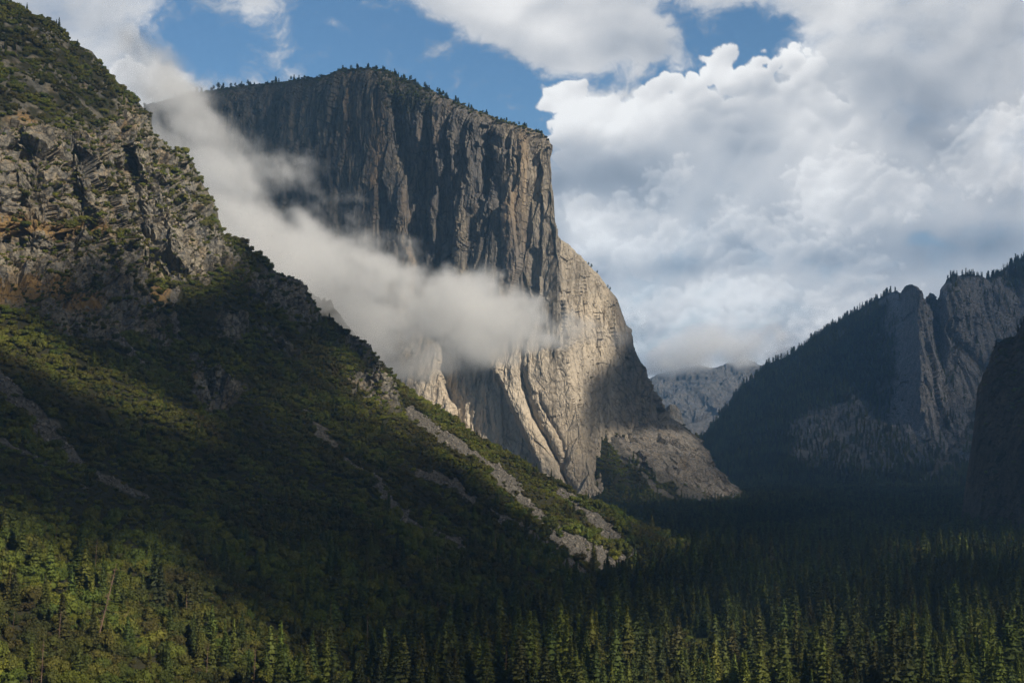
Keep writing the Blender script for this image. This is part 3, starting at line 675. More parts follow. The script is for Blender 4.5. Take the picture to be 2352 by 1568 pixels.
def merge(parts):
    V, Fq, o = [], [], 0
    for v, f in parts: V.append(v); Fq.append(f + o); o += len(v)
    return np.concatenate(V), Fq
def conifer_crown(width, whorls, br, clumps, size, base, seed, power=0.8, gap=0.0, flat=False):
    r = np.random.RandomState(seed); C, A, B = [], [], []
    lean = r.uniform(-.01, .01, 2)
    sidew = r.uniform(0.82, 1.15, 8)
    for i in range(whorls):
        t = (i + r.uniform(-.12, .12)) / (whorls - 1); t = min(max(t, 0), 1)
        if r.rand() < gap: continue
        h = base + (1 - base) * t
        R = width * ((1 - t) ** power * r.uniform(.84, 1.10) + .012) * min(1, .55 + t * 4)
        if flat: R = width * (.35 + .65 * math.sin(math.pi * (t * .8 + .15))) * r.uniform(.7, 1.1)
        for k in range(br):
            a = r.uniform(0, 2 * math.pi); Rk = R * sidew[int(a / (2 * math.pi) * 8) % 8] * r.uniform(.75, 1.1)
            droop = r.uniform(.15, .5) * (1 - t * .9)
            for j in range(clumps):
                s = (j + r.uniform(.4, 1.0)) / clumps
                x = Rk * s; z = h - droop * x * 0.9 + .12 * x * s + r.normal() * .004
                d = np.array([math.cos(a), math.sin(a), -droop * .5]); side = np.array([-math.sin(a), math.cos(a), 0])
                for q in range(2):
                    sz = size * r.uniform(.6, 1.3) * (1.1 - .45 * t)
                    c = np.array([math.cos(a) * x, math.sin(a) * x, z]) + r.normal(size=3) * size * .35 + np.array([lean[0] * t, lean[1] * t, 0])
                    ax = unit(d + r.normal(size=3) * .35); bx = unit(side + r.normal(size=3) * .55)
                    C.append(c); A.append(ax * sz); B.append(bx * sz * .5)
    # leader
    for k in range(5):
        C.append(np.array([lean[0], lean[1], 1.0 - .012 * k])); A.append(np.array([0, 0, .012])); B.append(unit(r.normal(size=3) * (1, 1, .2)) * .004 * (k + 1))
    return quads(np.array(C), np.array(A), np.array(B))
def ico(sub=1):
    import bmesh
    bm = bmesh.new(); bmesh.ops.create_icosphere(bm, subdivisions=sub, radius=1.0)
    v = np.array([x.co[:] for x in bm.verts]); f = np.array([[q.index for q in p.verts] for p in bm.faces]); bm.free(); return v, f
ICO1 = ico(1); ICO2 = ico(2)
def leafy_crown(seed, lumps, leaves, flat, leaf, ztop=1.0):
    r = np.random.RandomState(seed); C, A, B = [], [], []; cores = []
    for i in range(lumps):
        a = r.uniform(0, 2 * math.pi); rr = math.sqrt(r.uniform(0, 1)) * .72; zz = (.30 + .62 * math.sqrt(max(0, 1 - rr * rr)) * r.uniform(.6, 1.05)) * flat
        c = np.array([math.cos(a) * rr, math.sin(a) * rr, zz]); R = r.uniform(.30, .50)
        n = unit(r.normal(size=(leaves, 3)) + (0, 0, .35)); pos = c + n * R * r.uniform(.78, 1.08, (leaves, 1)) * (1, 1, .85)
        ax = unit(np.cross(n + r.normal(size=(leaves, 3)) * .5, r.normal(size=(leaves, 3)))); bx = unit(np.cross(ax, n + r.normal(size=(leaves, 3)) * .45))
        s = leaf * r.uniform(.6, 1.35, (leaves, 1))
        C.append(pos); A.append(ax * s); B.append(bx * s * .7)
        v, f = ICO1; cores.append((c + v * R * .80 * (1, 1, .85), f))
    v, f = ICO1; cores.append((np.array([0, 0, .32 * flat]) + v * (.62, .62, .34 * flat), f))
    q = quads(np.concatenate(C), np.concatenate(A), np.concatenate(B))
    V, Fl = merge([q] + cores); return V, Fl
def conifer_trunk(top=.97):
    return tube([(0, 0, -.06), (0, 0, .3), (0, 0, .65), (0, 0, top)], [.0125, .0095, .006, .0012])
def snag(seed, branches):
    r = np.random.RandomState(seed); bend = r.normal(size=2) * .02
    pts = [(bend[0] * t * t, bend[1] * t * t, t) for t in np.linspace(-.04, 1, 7)]
    parts = [tube(pts, [.011, .010, .009, .0075, .006, .0045, .002])]
    for i in range(branches):
        t = r.uniform(.25, .98); a = r.uniform(0, 6.28); L = r.uniform(.02, .075) * (1.2 - t * .7)
        p = np.array([bend[0] * t * t, bend[1] * t * t, t]); q = p + np.array([math.cos(a) * L, math.sin(a) * L, r.uniform(-.02, .01)])
        parts.append(tube([p, (p + q) / 2 + (0, 0, .004), q], [.0032, .0024, .0012], 4))
    return merge(parts)
def stone(seed):
    v, f = ICO2; r = np.random.RandomState(seed)
    for k in range(9):
        n = unit(r.normal(size=3)); d = r.uniform(.45, .8); s = v @ n; v = v - np.outer(np.maximum(s - d, 0), n)
    return v * (1, r.uniform(.6, .9), r.uniform(.5, .8)), f

ME = {}
con_cfg = [(.165, 26, 10, 5, .018, .10, .85, .0), (.140, 28, 10, 5, .017, .08, .95, .0), (.185, 24, 10, 5, .019, .16, .8, .04), (.120, 28, 9, 5, .016, .14, .85, .06), (.200, 27, 11, 5, .019, .06, 1.0, .0), (.155, 22, 9, 5, .019, .26, .75, .08)]
for i, (w, wh, br, cl, sz, bs, pw, gp) in enumerate(con_cfg):
    v, f = conifer_crown(w, wh, br, cl, sz, bs, 100 + i, pw, gp)
    tiers_ = 11; pth, rd = [(0, 0, bs)], [.012]
    for q in range(tiers_):
        t_ = q / tiers_; zz = bs + (1 - bs) * t_; rr_ = w * (1 - t_) ** pw * min(1, .5 + t_ * 4)
        pth += [(0, 0, zz + .004), (0, 0, zz + (1 - bs) / tiers_ * .82)]; rd += [rr_ * .80, rr_ * .34]
    pth.append((0, 0, .985)); rd.append(.002)
    cv, cf = tube(pth, rd, 10); jr = np.random.RandomState(900 + i); ang = np.arctan2(cv[:, 1], cv[:, 0]); rad = np.hypot(cv[:, 0], cv[:, 1]); cv = cv * np.stack([jr.uniform(.62, 1.25, len(cv))] * 2 + [np.ones(len(cv))], 1); cv[:, 2] -= rad * jr.uniform(.1, .5, len(cv)) * .6
    v, f = merge([(v, f), (cv, cf)]); ME['con%d' % i] = raw_mesh("crown", v, f, M_CON)
for i in range(3):
    v, f = conifer_crown(.15 - i * .02, 15, 5, 3, .048, .12, 200 + i, .85, .02); ME['far%d' % i] = raw_mesh("crown", v, f, M_CON)
for i in range(2):
    v, f = conifer_crown(.20, 12, 6, 4, .040, .42, 230 + i, .5, .05, flat=True); ME['umb%d' % i] = raw_mesh("crown", v, f, M_CON)
for i in range(5):
    v, f = leafy_crown(300 + i, 11, 120, 1.0, .050); ME['oak%d' % i] = raw_mesh("crown", v, f, M_OAK)
for i in range(4):
    v, f = leafy_crown(340 + i, 7, 70, .75, .075); ME['scr%d' % i] = raw_mesh("crown", v, f, M_SCRUB)
ME['trunk'] = raw_mesh("trunk", *conifer_trunk(), M_BARK, True)
ME['otrunk'] = raw_mesh("trunk", *merge([tube([(0, 0, -.5), (0, 0, 0), (.05, .02, .4), (.1, 0, .7)], [.075, .06, .05, .03]), tube([(0, 0, .1), (-.2, .1, .45), (-.35, .15, .65)], [.045, .03, .02]), tube([(.02, 0, .2), (.2, -.2, .5), (.3, -.3, .65)], [.04, .03, .015])]), M_BARK, True)
for i in range(4): ME['snag%d' % i] = raw_mesh("dead_trunk", *snag(400 + i, 26 + 8 * i), M_DEAD, True)
for i in range(4): ME['stone%d' % i] = raw_mesh("stone", *stone(500 + i), M_STONE)

def plant(name, label, cat, group, loc, scale, rotz, crown, trunk, lean=(0, 0)):
    e = bpy.data.objects.new(name, None); link(e); e.empty_display_size = 1
    e.location = tuple(loc); e.scale = tuple(scale) if hasattr(scale, '__len__') else (scale,) * 3; e.rotation_euler = (lean[0], lean[1], rotz)
    c = bpy.data.objects.new("crown", ME[crown]); link(c, e)
    t = bpy.data.objects.new("trunk", ME[trunk]); link(t, e)
    tag(e, label, cat, group); return e, c, t

def find_left(px, py):
    i = np.argmin((LPX - px) ** 2 + (LPY - py) ** 2); return LV.reshape(-1, 3)[i].copy()
def find_floor(px, py):
    r = ray(px, py); return CAM + r * (-200.0 / r[2])
def base_point(px, py):
    a = find_left(px, py)
    return a if a[2] > 0 else find_floor(px, py)
def screen(p):
    p = np.asarray(p) - CAM; c, s = math.cos(PITCH), math.sin(PITCH)
    dz = p[..., 1] * c + p[..., 2] * s; uy = -p[..., 1] * s + p[..., 2] * c
    return W / 2 + F * p[..., 0] / dz, H / 2 - F * uy / dz, dz

# scatter as instances: one object of kind stuff
def scatter(name, label, cat, pts, scl, rotz, variants, tilt=None):
    n = len(pts)
    me = bpy.data.meshes.new(name); me.vertices.add(n); me.vertices.foreach_set('co', np.asarray(pts, np.float32).ravel())
    sc3 = np.asarray(scl, np.float32); sc3 = np.repeat(sc3[:, None], 3, 1) if sc3.ndim == 1 else sc3
    rot = np.zeros((n, 3), np.float32); rot[:, 2] = rotz
    if tilt is not None: rot[:, :2] = tilt
    for nm, arr in (('s', sc3), ('r', rot)):
        a = me.attributes.new(nm, 'FLOAT_VECTOR', 'POINT'); a.data.foreach_set('vector', np.ascontiguousarray(arr, np.float32).ravel())
    a = me.attributes.new('k', 'INT', 'POINT'); a.data.foreach_set('value', rs.randint(0, len(variants), n).astype(np.int32))
    ng = bpy.data.node_groups.new(name, 'GeometryNodeTree'); nb = NB(ng)
    ng.interface.new_socket('Geometry', in_out='INPUT', socket_type='NodeSocketGeometry'); ng.interface.new_socket('Geometry', in_out='OUTPUT', socket_type='NodeSocketGeometry')
    gi = nb.new('NodeGroupInput'); go = nb.new('NodeGroupOutput'); iop = nb.new('GeometryNodeInstanceOnPoints'); mp = nb.new('GeometryNodeMeshToPoints'); jn = nb.new('GeometryNodeJoinGeometry')
    nb.l.new(gi.outputs[0], mp.inputs[0]); nb.l.new(mp.outputs[0], iop.inputs['Points'])
    for parts in variants:
        j2 = nb.new('GeometryNodeJoinGeometry'); g2 = nb.new('GeometryNodeGeometryToInstance')
        for ob in parts:
            oi = nb.new('GeometryNodeObjectInfo'); oi.transform_space = 'ORIGINAL'; oi.inputs['Object'].default_value = ob; oi.inputs['As Instance'].default_value = False
            nb.l.new(oi.outputs['Geometry'], j2.inputs[0])
        nb.l.new(j2.outputs[0], g2.inputs[0]); nb.l.new(g2.outputs[0], jn.inputs[0])
    nb.l.new(jn.outputs[0], iop.inputs['Instance']); iop.inputs['Pick Instance'].default_value = True
    def na(nm, typ):
        q = nb.new('GeometryNodeInputNamedAttribute'); q.data_type = typ; q.inputs[0].default_value = nm; return [o for o in q.outputs if o.enabled][0]
    nb.l.new(na('k', 'INT'), iop.inputs['Instance Index']); nb.l.new(na('s', 'FLOAT_VECTOR'), iop.inputs['Scale'])
    e2r = nb.new('FunctionNodeEulerToRotation'); nb.l.new(na('r', 'FLOAT_VECTOR'), e2r.inputs[0]); nb.l.new(e2r.outputs[0], iop.inputs['Rotation'])
    nb.l.new(iop.outputs[0], go.inputs[0])
    o = bpy.data.objects.new(name, me); link(o); md = o.modifiers.new("scatter", 'NODES'); md.node_group = ng
    tag(o, label, cat, kind='stuff'); return o

def sample_grid(V, dens, seed):
    """random points on a surface grid; dens = plants per square metre at each vertex"""
    r = np.random.RandomState(seed)
    a = V[1:, :-1] - V[:-1, :-1]; b = V[:-1, 1:] - V[:-1, :-1]
    area = np.linalg.norm(np.cross(a, b), axis=-1) * (0.35 + 0.65 * np.abs(unit(np.cross(a, b))[..., 2]))
    lam = area * dens[:-1, :-1]; cnt = r.poisson(np.clip(lam, 0, 5)); i, j = np.nonzero(cnt); k = cnt[i, j]; i = np.repeat(i, k); j = np.repeat(j, k)
    u, v = r.rand(len(i), 1), r.rand(len(i), 1)
    return V[i, j] + a[i, j] * u + b[i, j] * v, i, j

# ------------------------------------------------------------------ where the plants stand
x, y, z = LV[..., 0], LV[..., 1], LV[..., 2]
inview = (z > -2)
nL = fbm(x, y, z, 1 / 45, 4, .6); nL2 = fbm(x, y, z, 1 / 150, 3, .6)
low = sst(LPY, 1130, 1330)
steepz = nzof(LV)
bushy = (1 - Lcl) * (1 - Lta * (.86 + .13 * sst(nL, .30, -.05))) * (1 - Lgr * .8) * sst(nL, -.50, -.22)
cliffb = (1 - .6 * sst(LPX, 520, 560)) * Lcl * sst(nL + 1.1 * (steepz - .45) + .25 * nL2, .00, .20) * .95
bushy = bushy * (1 - sst(LPY, 380, 260) * .8 * sst(nL, .02, -.22))
dens_s = (bushy * (1 - low * .55) * .030 + cliffb * .034 * (1 - Lta)) * inview
pS, iS, jS = sample_grid(LV, dens_s, 21)
dens_o = bushy * low * (.0150) * inview
pO, iO, jO = sample_grid(LV, dens_o, 22)
dens_c = (1 - Lcl) * (1 - Lta) * (low * .0022 + .0009 * sst(LPY, 500, 900) + .0018 * sst(LPY, 240, 60) * sst(LPX, 360, 200)) * inview * sst(nL2, -.5, .3)
pC, iC, jC = sample_grid(LV, dens_c, 23)
sO = 3.2 + 7.8 * rs.rand(len(pO)) ** 1.7
sS = (2.2 + 5.2 * rs.rand(len(pS)) ** 1.8) * np.clip(1 + 1.1 * nL2[iS, jS], .55, 1.7) * (1 - .38 * Lcl[iS, jS])
hC = (10 + 26 * rs.rand(len(pC)) ** 1.5) * (.6 + .5 * low[iC, jC])
for nm_ in ('S', 'O', 'C'):
    P_ = globals()['p' + nm_]; q_ = screen(P_); k_ = q_[1] > skyl(q_[0]) - 8
    globals()['p' + nm_] = P_[k_]
    if nm_ == 'S': sS = sS[k_]
    elif nm_ == 'O': sO = sO[k_]
    else: hC = hC[k_]
# valley floor conifers and broadleaf trees
def floor_points(ya, yb, sp, seed):
    r = np.random.RandomState(seed); ys = np.arange(ya, yb, sp); out = []
    for yy in ys:
        xm = .36 * yy + 60; xs = np.arange(-xm, xm, sp); out.append(np.stack([xs + r.uniform(-.5, .5, len(xs)) * sp, yy + r.uniform(-.5, .5, len(xs)) * sp], 1))
    p = np.concatenate(out); d = -.92 * (p[:, 0] + 167) + .39 * (p[:, 1] - 1202)
    p = p[(d < 12) | (p[:, 1] > 2420)]
    return np.concatenate([p, np.zeros((len(p), 1))], 1)
near = floor_points(1110, 2500, 14.6, 31); far = floor_points(2500, 5600, 15.5, 32)
bx, by = near[:, 0], near[:, 1]
nf = fbm(bx, by, 0 * bx, 1 / 120, 4, .6)
nearh = (20 + 34 * rs.rand(len(near)) ** 1.2) * (1 + .7 * nf)
broad = (nf + rs.normal(size=len(near)) * .18 > .17) | ((bx > 80) & (bx < 330) & (by > 1180) & (by < 1500) & (rs.rand(len(near)) < .45)) | ((bx < 250) & (by < 1750) & (rs.rand(len(near)) < .30))
floorO = near[broad]; floorC = near[~broad]; floorCh = nearh[~broad]
farh = rs.uniform(24, 42, len(far))
allC = np.concatenate([floorC, pC]); allCh = np.concatenate([floorCh, hC]); onslope = np.concatenate([np.zeros(len(floorC), bool), np.ones(len(pC), bool)])
sOf = rs.uniform(5.0, 8.5, len(floorO)); allO = np.concatenate([floorO, pO]); allOs = np.concatenate([sOf, sO])
def nearest_visible(pts, hh, n):
    sx, sy, dz = screen(pts + np.stack([0 * hh, 0 * hh, hh * .75], 1))
    ok = (sx > 5) & (sx < W - 5) & (sy < H - 12) & (sy > 0); size = np.where(ok, hh / dz, 0)
    o = np.argsort(-size)[:n]; m = np.zeros(len(pts), bool); m[o] = True; return m
# special trees seen singly in the photograph: tip x, tip y, base y, mesh
SPECIAL_C = [(360, 1238, 1400, 4, "tallest sunlit conifer rising from the oaks at lower left"), (372, 1290, 1410, 0, "sunlit conifer close against the right of the tallest lower left conifer"), (300, 1312, 1400, 3, "slim sunlit conifer left of the tallest lower left conifer"),
             (327, 1318, 1405, 5, "short yellowish conifer just left of the tallest lower left one"), (432, 1316, 1430, 2, "broad sunlit conifer right of the tallest lower left conifer"), (236, 1272, 1390, 1, "sunlit conifer behind the leaning bare trunk at lower left"),
             (215, 1290, 1400, 3, "thin conifer left of the leaning bare trunk at lower left"), (522, 1412, 1530, 1, "left one of a close pair of pointed conifers at bottom left centre"), (540, 1414, 1535, 3, "right one of a close pair of pointed conifers at bottom left centre"),
             (450, 1398, 1500, 3, "narrow sunlit conifer between the broad one and the pointed pair"), (870, 1480, 1600, 2, "sunlit conifer standing alone at the bottom edge left of centre"), (1432, 1168, 1222, 4, "lone dark conifer topping the scrub at the low end of the left crest"),
             (628, 1195, 1300, 1, "dark conifer in shadow above the bottom left centre pair"), (847, 1250, 1340, 0, "dark conifer in the shaded trees at the foot of the scrub slope"), (790, 1520, 1590, 0, "small sunlit conifer at the bottom edge left of centre"),
             (20, 1300, 1400, 4, "conifer standing among oaks at the far left edge"), (296, 188, 232, 3, "tall dark conifer on the upper left crest"), (70, 1480, 1580, 5, "sunlit conifer in the bottom left corner"),
             (1850, 1395, 1500, 4, "tall pointed conifer highest of the lower right group"), (1530, 1440, 1540, 2, "pale sunlit round topped conifer at bottom right of centre"), (1875, 1425, 1530, 0, "broad conifer right of the tall pointed one at lower right"), (2130, 1390, 1500, 3, "slender conifer high in the lower right forest")]
protoC = []
for k, (tx, ty, by_, mi, lb) in enumerate(SPECIAL_C):
    p = base_point(tx, by_); Hh = (by_ - ty) / F * p[1] * 1.0
    p[2] -= .5
    e, c, t = plant("conifer_tree", lb, "tree", "conifers standing out singly", p, (Hh, Hh, Hh), rs.uniform(0, 6.28), 'con%d' % mi, 'trunk')
    protoC.append((mi, c, t))
def where(X_, Y_):
    for lim, t in ((170, "in the bottom left corner"), (330, "below the long leaning bare trunk"), (480, "below the tallest sunlit conifer"), (640, "around the close pointed pair"), (820, "below the shaded middle of the slope"), (1000, "below the third rubble chute"),
                   (1176, "under the foot of the second rubble chute"), (1400, "below the low end of the left crest"), (1560, "under the foot of the monolith"), (1720, "among the pale leafy trees right of centre"), (1900, "below the mouth of the far valley"), (2060, "under the right mountain"),
                   (2210, "below the rock pinnacle"), (9999, "below the black buttress at the lower right")):
        if X_ < lim: break
    row = "at the bottom edge" if Y_ > 1490 else "in the second rank" if Y_ > 1440 else "in the third rank" if Y_ > 1390 else "farther back"
    return t + ", " + row
SHAPE = ["full", "slender", "broad", "thin", "wide skirted", "high crowned"]
OSHAPE = ["lumpy", "rounded", "lopsided", "spreading", "compact"]
mC = nearest_visible(allC, allCh, 278)
sx, sy, dzz = screen(allC)
for k in np.nonzero(mC)[0]:
    X_, Y_ = sx[k], sy[k]
    mi = int(rs.randint(6)); h_ = allCh[k]
    lb = ("tall " if h_ > 42 else "middling " if h_ > 29 else "small ") + SHAPE[mi] + " conifer " + where(X_, Y_)
    gr = "conifers on the lower left slope" if onslope[k] else "conifers of the front forest"
    w_ = h_ * rs.uniform(1.0, 1.5)
    plant("conifer_tree", lb, "tree", gr, allC[k], (w_, w_, h_), rs.uniform(0, 6.28), 'con%d' % mi, 'trunk')
con_var = [[next(c for m_, c, t in protoC if m_ == i), protoC[0][2]] for i in range(6)]
rest = ~mC
w_ = allCh[rest] * rs.uniform(1.0, 1.5, rest.sum())
scatter("conifers", "dense dark conifer forest filling the valley floor", "forest", allC[rest], np.stack([w_, w_, allCh[rest]], 1), rs.uniform(0, 6.28, rest.sum()), con_var)
mO = nearest_visible(allO, allOs, 292)
protoO = []
sx, sy, dzz = screen(allO)
for q, k in enumerate(np.nonzero(mO)[0]):
    lb = ("large " if allOs[k] > 7.3 else "" if allOs[k] > 6 else "small ") + OSHAPE[q % 5] + " oak " + where(sx[k], sy[k]); gr = "oaks and leafy trees at the bottom"
    s_ = allOs[k]
    e, c, t = plant("oak_tree", lb, "tree", gr, allO[k] - (0, 0, .5), (s_, s_, s_ * rs.uniform(.9, 1.4)), rs.uniform(0, 6.28), 'oak%d' % (q % 5), 'otrunk')
    if q < 5: protoO.append([c, t])
rest = ~mO; s_ = allOs[rest]
scatter("oaks", "close canopy of oaks over the lower slope", "forest", allO[rest], np.stack([s_, s_, s_ * rs.uniform(.9, 1.5, len(s_))], 1), rs.uniform(0, 6.28, len(s_)), protoO)
# scrub: a few clumps singled out on the cliff, the rest one mass
protoS = []
for k, (px, py, r_, lb) in enumerate([(30, 460, 7, "dark bush on the ledge high on the left cliff edge"), (190, 665, 7, "rounded bush on the orange grass ledge of the left cliff"), (262, 545, 8, "dark bush at the inner end of the upper orange ledge"), (372, 655, 6, "bush at the top of the stony gully below the pale cliff"),
                                      (60, 522, 7, "bush in the middle of the orange grass ledge at the left edge"), (1320, 1205, 9, "bright green bush island in the sunlit rubble chute"), (1275, 1165, 7, "small bush above the island in the sunlit rubble chute")]):
    p = find_left(px, py)
    b_ = bpy.data.objects.new("bush", ME['scr%d' % (k % 4)]); link(b_); b_.location = p; b_.scale = (r_,) * 3; b_.rotation_euler = (0, 0, k); tag(b_, lb, "bush")
    if k < 4: protoS.append([b_])
scatter("scrub", "dense dark green scrub over the mountainside", "scrub", pS, np.stack([sS, sS, sS * rs.uniform(.8, 1.25, len(sS))], 1), rs.uniform(0, 6.28, len(sS)), protoS)
# distant forest: low detail trees
SKYP = []
top = EV[3]; ex, ey, _ = screen(EV[3])
def rim_tree(px, V0, h, kind, label, group, sink=1.0, name="pine_tree"):
    e0 = screen(V0)[0]; i = int(np.argmin(np.abs(e0 - px))); p = V0[i].copy(); p[2] -= sink; wf = h * (rs.uniform(1.3, 2.3) if kind[0] == 'f' else 1.3)
    e, c, t = plant(name, label, "tree", group, p, (wf, wf, h), rs.uniform(0, 6.28), kind, 'trunk'); SKYP.append((kind, c, t)); return p
rim = []
for a, b, n in [(400, 480, 9), (482, 492, 3), (498, 520, 9), (525, 560, 4), (562, 585, 7), (600, 640, 6), (660, 700, 5), (730, 752, 4), (770, 800, 7), (806, 830, 7), (840, 870, 5), (880, 915, 16), (920, 935, 9), (940, 965, 12), (975, 990, 9), (1000, 1030, 12), (1040, 1060, 6), (1075, 1090, 6), (1105, 1120, 5), (1140, 1165, 9), (1190, 1210, 5), (1225, 1250, 5)]:
    rim += [(v_, a) for v_ in rs.uniform(a, b, n)]
def rimwhere(px, marks):
    for lim, t in marks:
        if px < lim: return t
    return marks[-1][1]
for px, a in rim:
    h = rs.uniform(7, 19) * (1.3 if 480 <= a < 540 else 1) * (.8 if px > 1060 else 1)
    kd = rs.choice(['far0', 'far1', 'far2', 'umb0', 'umb1'])
    lb = ("tall " if h > 16 else "small " if h < 11 else "") + ("flat topped pine " if kd[0] == 'u' else "pointed pine ") + rimwhere(px, [(440, "lost in mist at the left end of the monolith rim"), (480, "half in mist on the left of the monolith rim"), (530, "in the dense clump on the left of the monolith rim"),
        (600, "right of the dense clump on the monolith rim"), (700, "on the level left stretch of the monolith rim"), (770, "on the rise left of the monolith summit"), (860, "on the rounded summit of the monolith"), (910, "just right of the monolith summit"), (960, "in the dark grove right of the summit"),
        (1060, "on the upper half of the sloping right shoulder"), (1150, "halfway down the sloping right shoulder"), (1300, "near the prow end of the sloping shoulder")])
    rim_tree(px, EV[rs.randint(0, 5)], h, kd, lb, "pines on the monolith rim")
for px in rs.uniform(1650, 2058, 74):
    h = rs.uniform(16, 32)
    lb = ("tall" if h > 26 else "small" if h < 20 else "middling") + " dark conifer " + rimwhere(px, [(1700, "at the foot of the right mountain ridge"), (1760, "low on the right mountain ridge, above its first step"), (1830, "on the small flat step of the right mountain ridge"), (1900, "in the middle of the right mountain ridge"),
        (1960, "on the upper middle of the right mountain ridge"), (2020, "high on the right mountain ridge"), (2080, "on the ridge top just left of the rock pinnacle")])
    rim_tree(px, RV[rs.randint(0, 3)], h, rs.choice(['far0', 'far1', 'far2']), lb, "conifers on the right mountain ridge", 2, "conifer_tree")
for px in rs.uniform(2262, 2350, 16):
    h = rs.uniform(22, 40)
    lb = ("tall" if h > 31 else "short") + " misty conifer " + ("on the skyline just right of the broad summit rocks" if px < 2305 else "on the skyline at the right edge")
    rim_tree(px, RV[rs.randint(0, 3)], h, rs.choice(['far0', 'far1', 'far2']), lb, "conifers at the right edge skyline", 2, "conifer_tree")
for px in (1352, 1358, 1395, 1402, 1372): rim_tree(px, EV[2], rs.uniform(9, 14), 'umb0', "tiny pine on the right edge of the monolith above its lit face", "pines on the right edge", 1)
for px in (2338, 2346, 2288): rim_tree(px, BV[1], 16, 'far1', "small dark conifer on top of the black buttress at the right edge", "conifers on the buttress", 1, "conifer_tree")
for px in (746, 752, 764, 778): 
    pass
far_var = [[next(c for kd, c, t in SKYP if kd == 'far%d' % i), SKYP[0][2]] for i in range(3)]
pf = [far]; hf = [farh]
def extra(V, at, dens, seed, hmin, hmax, extra_mask=1.0):
    p, i, j = sample_grid(V, at['soil'][-V.shape[0]:] * dens * (V[..., 2] > -5) * extra_mask, seed); pf.append(p); hf.append(np.random.RandomState(seed).uniform(hmin, hmax, len(p)))
nR = fbm(RV[..., 0], RV[..., 1], RV[..., 2], 1 / 160, 4, .6)
extra(RV, Rat, .0085, 41, 12, 30, sst(nR, -.55, .0))
farpts = np.concatenate(pf); farhh = np.concatenate(hf); w_ = farhh * rs.uniform(.9, 1.35, len(farhh))
scatter("far_conifers", "far conifer forest on the valley floor and the right mountain", "forest", farpts, np.stack([w_, w_, farhh], 1), rs.uniform(0, 6.28, len(farhh)), far_var)
# scrub on the foothill and other shaded slopes
nF = fbm(FV[..., 0], FV[..., 1], FV[..., 2], 1 / 50, 4, .6)
pp, ii, jj = sample_grid(FV, Fat['soil'][-FV.shape[0]:] * .021 * sst(nF, -.5, -.1), 51)
pb, ib, jb = sample_grid(BV, Bat['soil'][-BV.shape[0]:] * .010, 52)
pe_mask = np.exp(-(EPY - skye(EPX)) / 9.0) * (EPX < 1262) * .5 + inpoly(EPX, EPY, [(870, 165), (960, 195), (1000, 240), (950, 265), (890, 250)], 14) * .5
pe, ie, je = sample_grid(EV, pe_mask * .020, 53)
pr, ir, jr = sample_grid(RV, (1 - Rat['soil'][-RV.shape[0]:]) * .0012 * sst(nR, .0, .3), 54)
ps = np.concatenate([pp, pb, pe, pr]); sr = rs.uniform(3.0, 6.5, len(ps))
scatter("far_scrub", "shaded scrub on the far slopes around the monolith", "scrub", ps, sr, rs.uniform(0, 6.28, len(ps)), protoS)
fc, ifc, jfc = sample_grid(FV, Fat['soil'][-FV.shape[0]:] * .0022 * sst(FPY, 1010, 1120), 55)
hh = rs.uniform(14, 30, len(fc)); scatter("slope_conifers", "conifers mixed into the scrub below the monolith", "forest", fc, hh, rs.uniform(0, 6.28, len(fc)), far_var)

# dead standing trunks: base x, base y, tip x, tip y
SNAGS = [(223, 1483, 268, 1290, 3, "long pale leaning bare trunk among the sunlit oaks"), (262, 1450, 300, 1395, 1, "short strongly leaning bare trunk right of the long one"), (27, 1465, 34, 1405, 0, "orange brown bare trunk near the left edge"),
         (133, 1510, 140, 1400, 3, "dark upright dead trunk left of the long leaning one"), (92, 1600, 98, 1470, 2, "reddish dead trunk at the bottom left corner"), (77, 1322, 80, 1285, 1, "dead tree tip over the oaks at the edge of the shade on the left"),
         (125, 1250, 132, 1200, 2, "dead conifer in shade above the left oaks"), (127, 1310, 128, 1275, 0, "thin bare trunk above the oaks at left"), (214, 1330, 220, 1240, 2, "dark dead trunk beside the shaded trees at left"), (427, 1440, 430, 1360, 1, "grey dead conifer beside the broad sunlit conifer"),
         (930, 1560, 932, 1470, 2, "dead trunk at the bottom edge left of centre"), (585, 1600, 590, 1480, 3, "reddish trunk behind the pointed pair"), (1002, 1350, 1006, 1260, 0, "thin bare trunk in the shaded forest at centre"), (1135, 1290, 1138, 1215, 1, "thin dead trunk at the foot of the second rubble chute"),
         (1160, 1560, 1164, 1490, 2, "dead trunk among conifers at bottom centre"), (755, 1460, 757, 1380, 1, "bare trunk in shadow left of bottom centre"), (846, 1520, 848, 1400, 2, "grey bare trunk left of bottom centre"), (1690, 1500, 1692, 1420, 1, "thin dead trunk among the pale trees at bottom right"),
         (1660, 1560, 1668, 1480, 0, "short dead trunk at the bottom right edge of the pale trees"), (480, 1560, 484, 1470, 3, "grey broken trunk left of the pointed pair"), (35, 135, 37, 95, 1, "pale dead trunk high on the upper left slope"), (312, 225, 316, 205, 2, "brown dead tree on the upper left crest")]
for bx_, by_, tx, ty, mi, lb in SNAGS:
    p = base_point(bx_, by_); Lh = math.hypot(bx_ - tx, by_ - ty) / F * p[1]; ang = math.atan2(tx - bx_, by_ - ty)
    o = bpy.data.objects.new("dead_tree", ME['snag%d' % mi]); link(o); o.location = p; o.scale = (Lh,) * 3; o.rotation_euler = (0, ang, 0); tag(o, lb, "dead tree", "dead standing trunks")

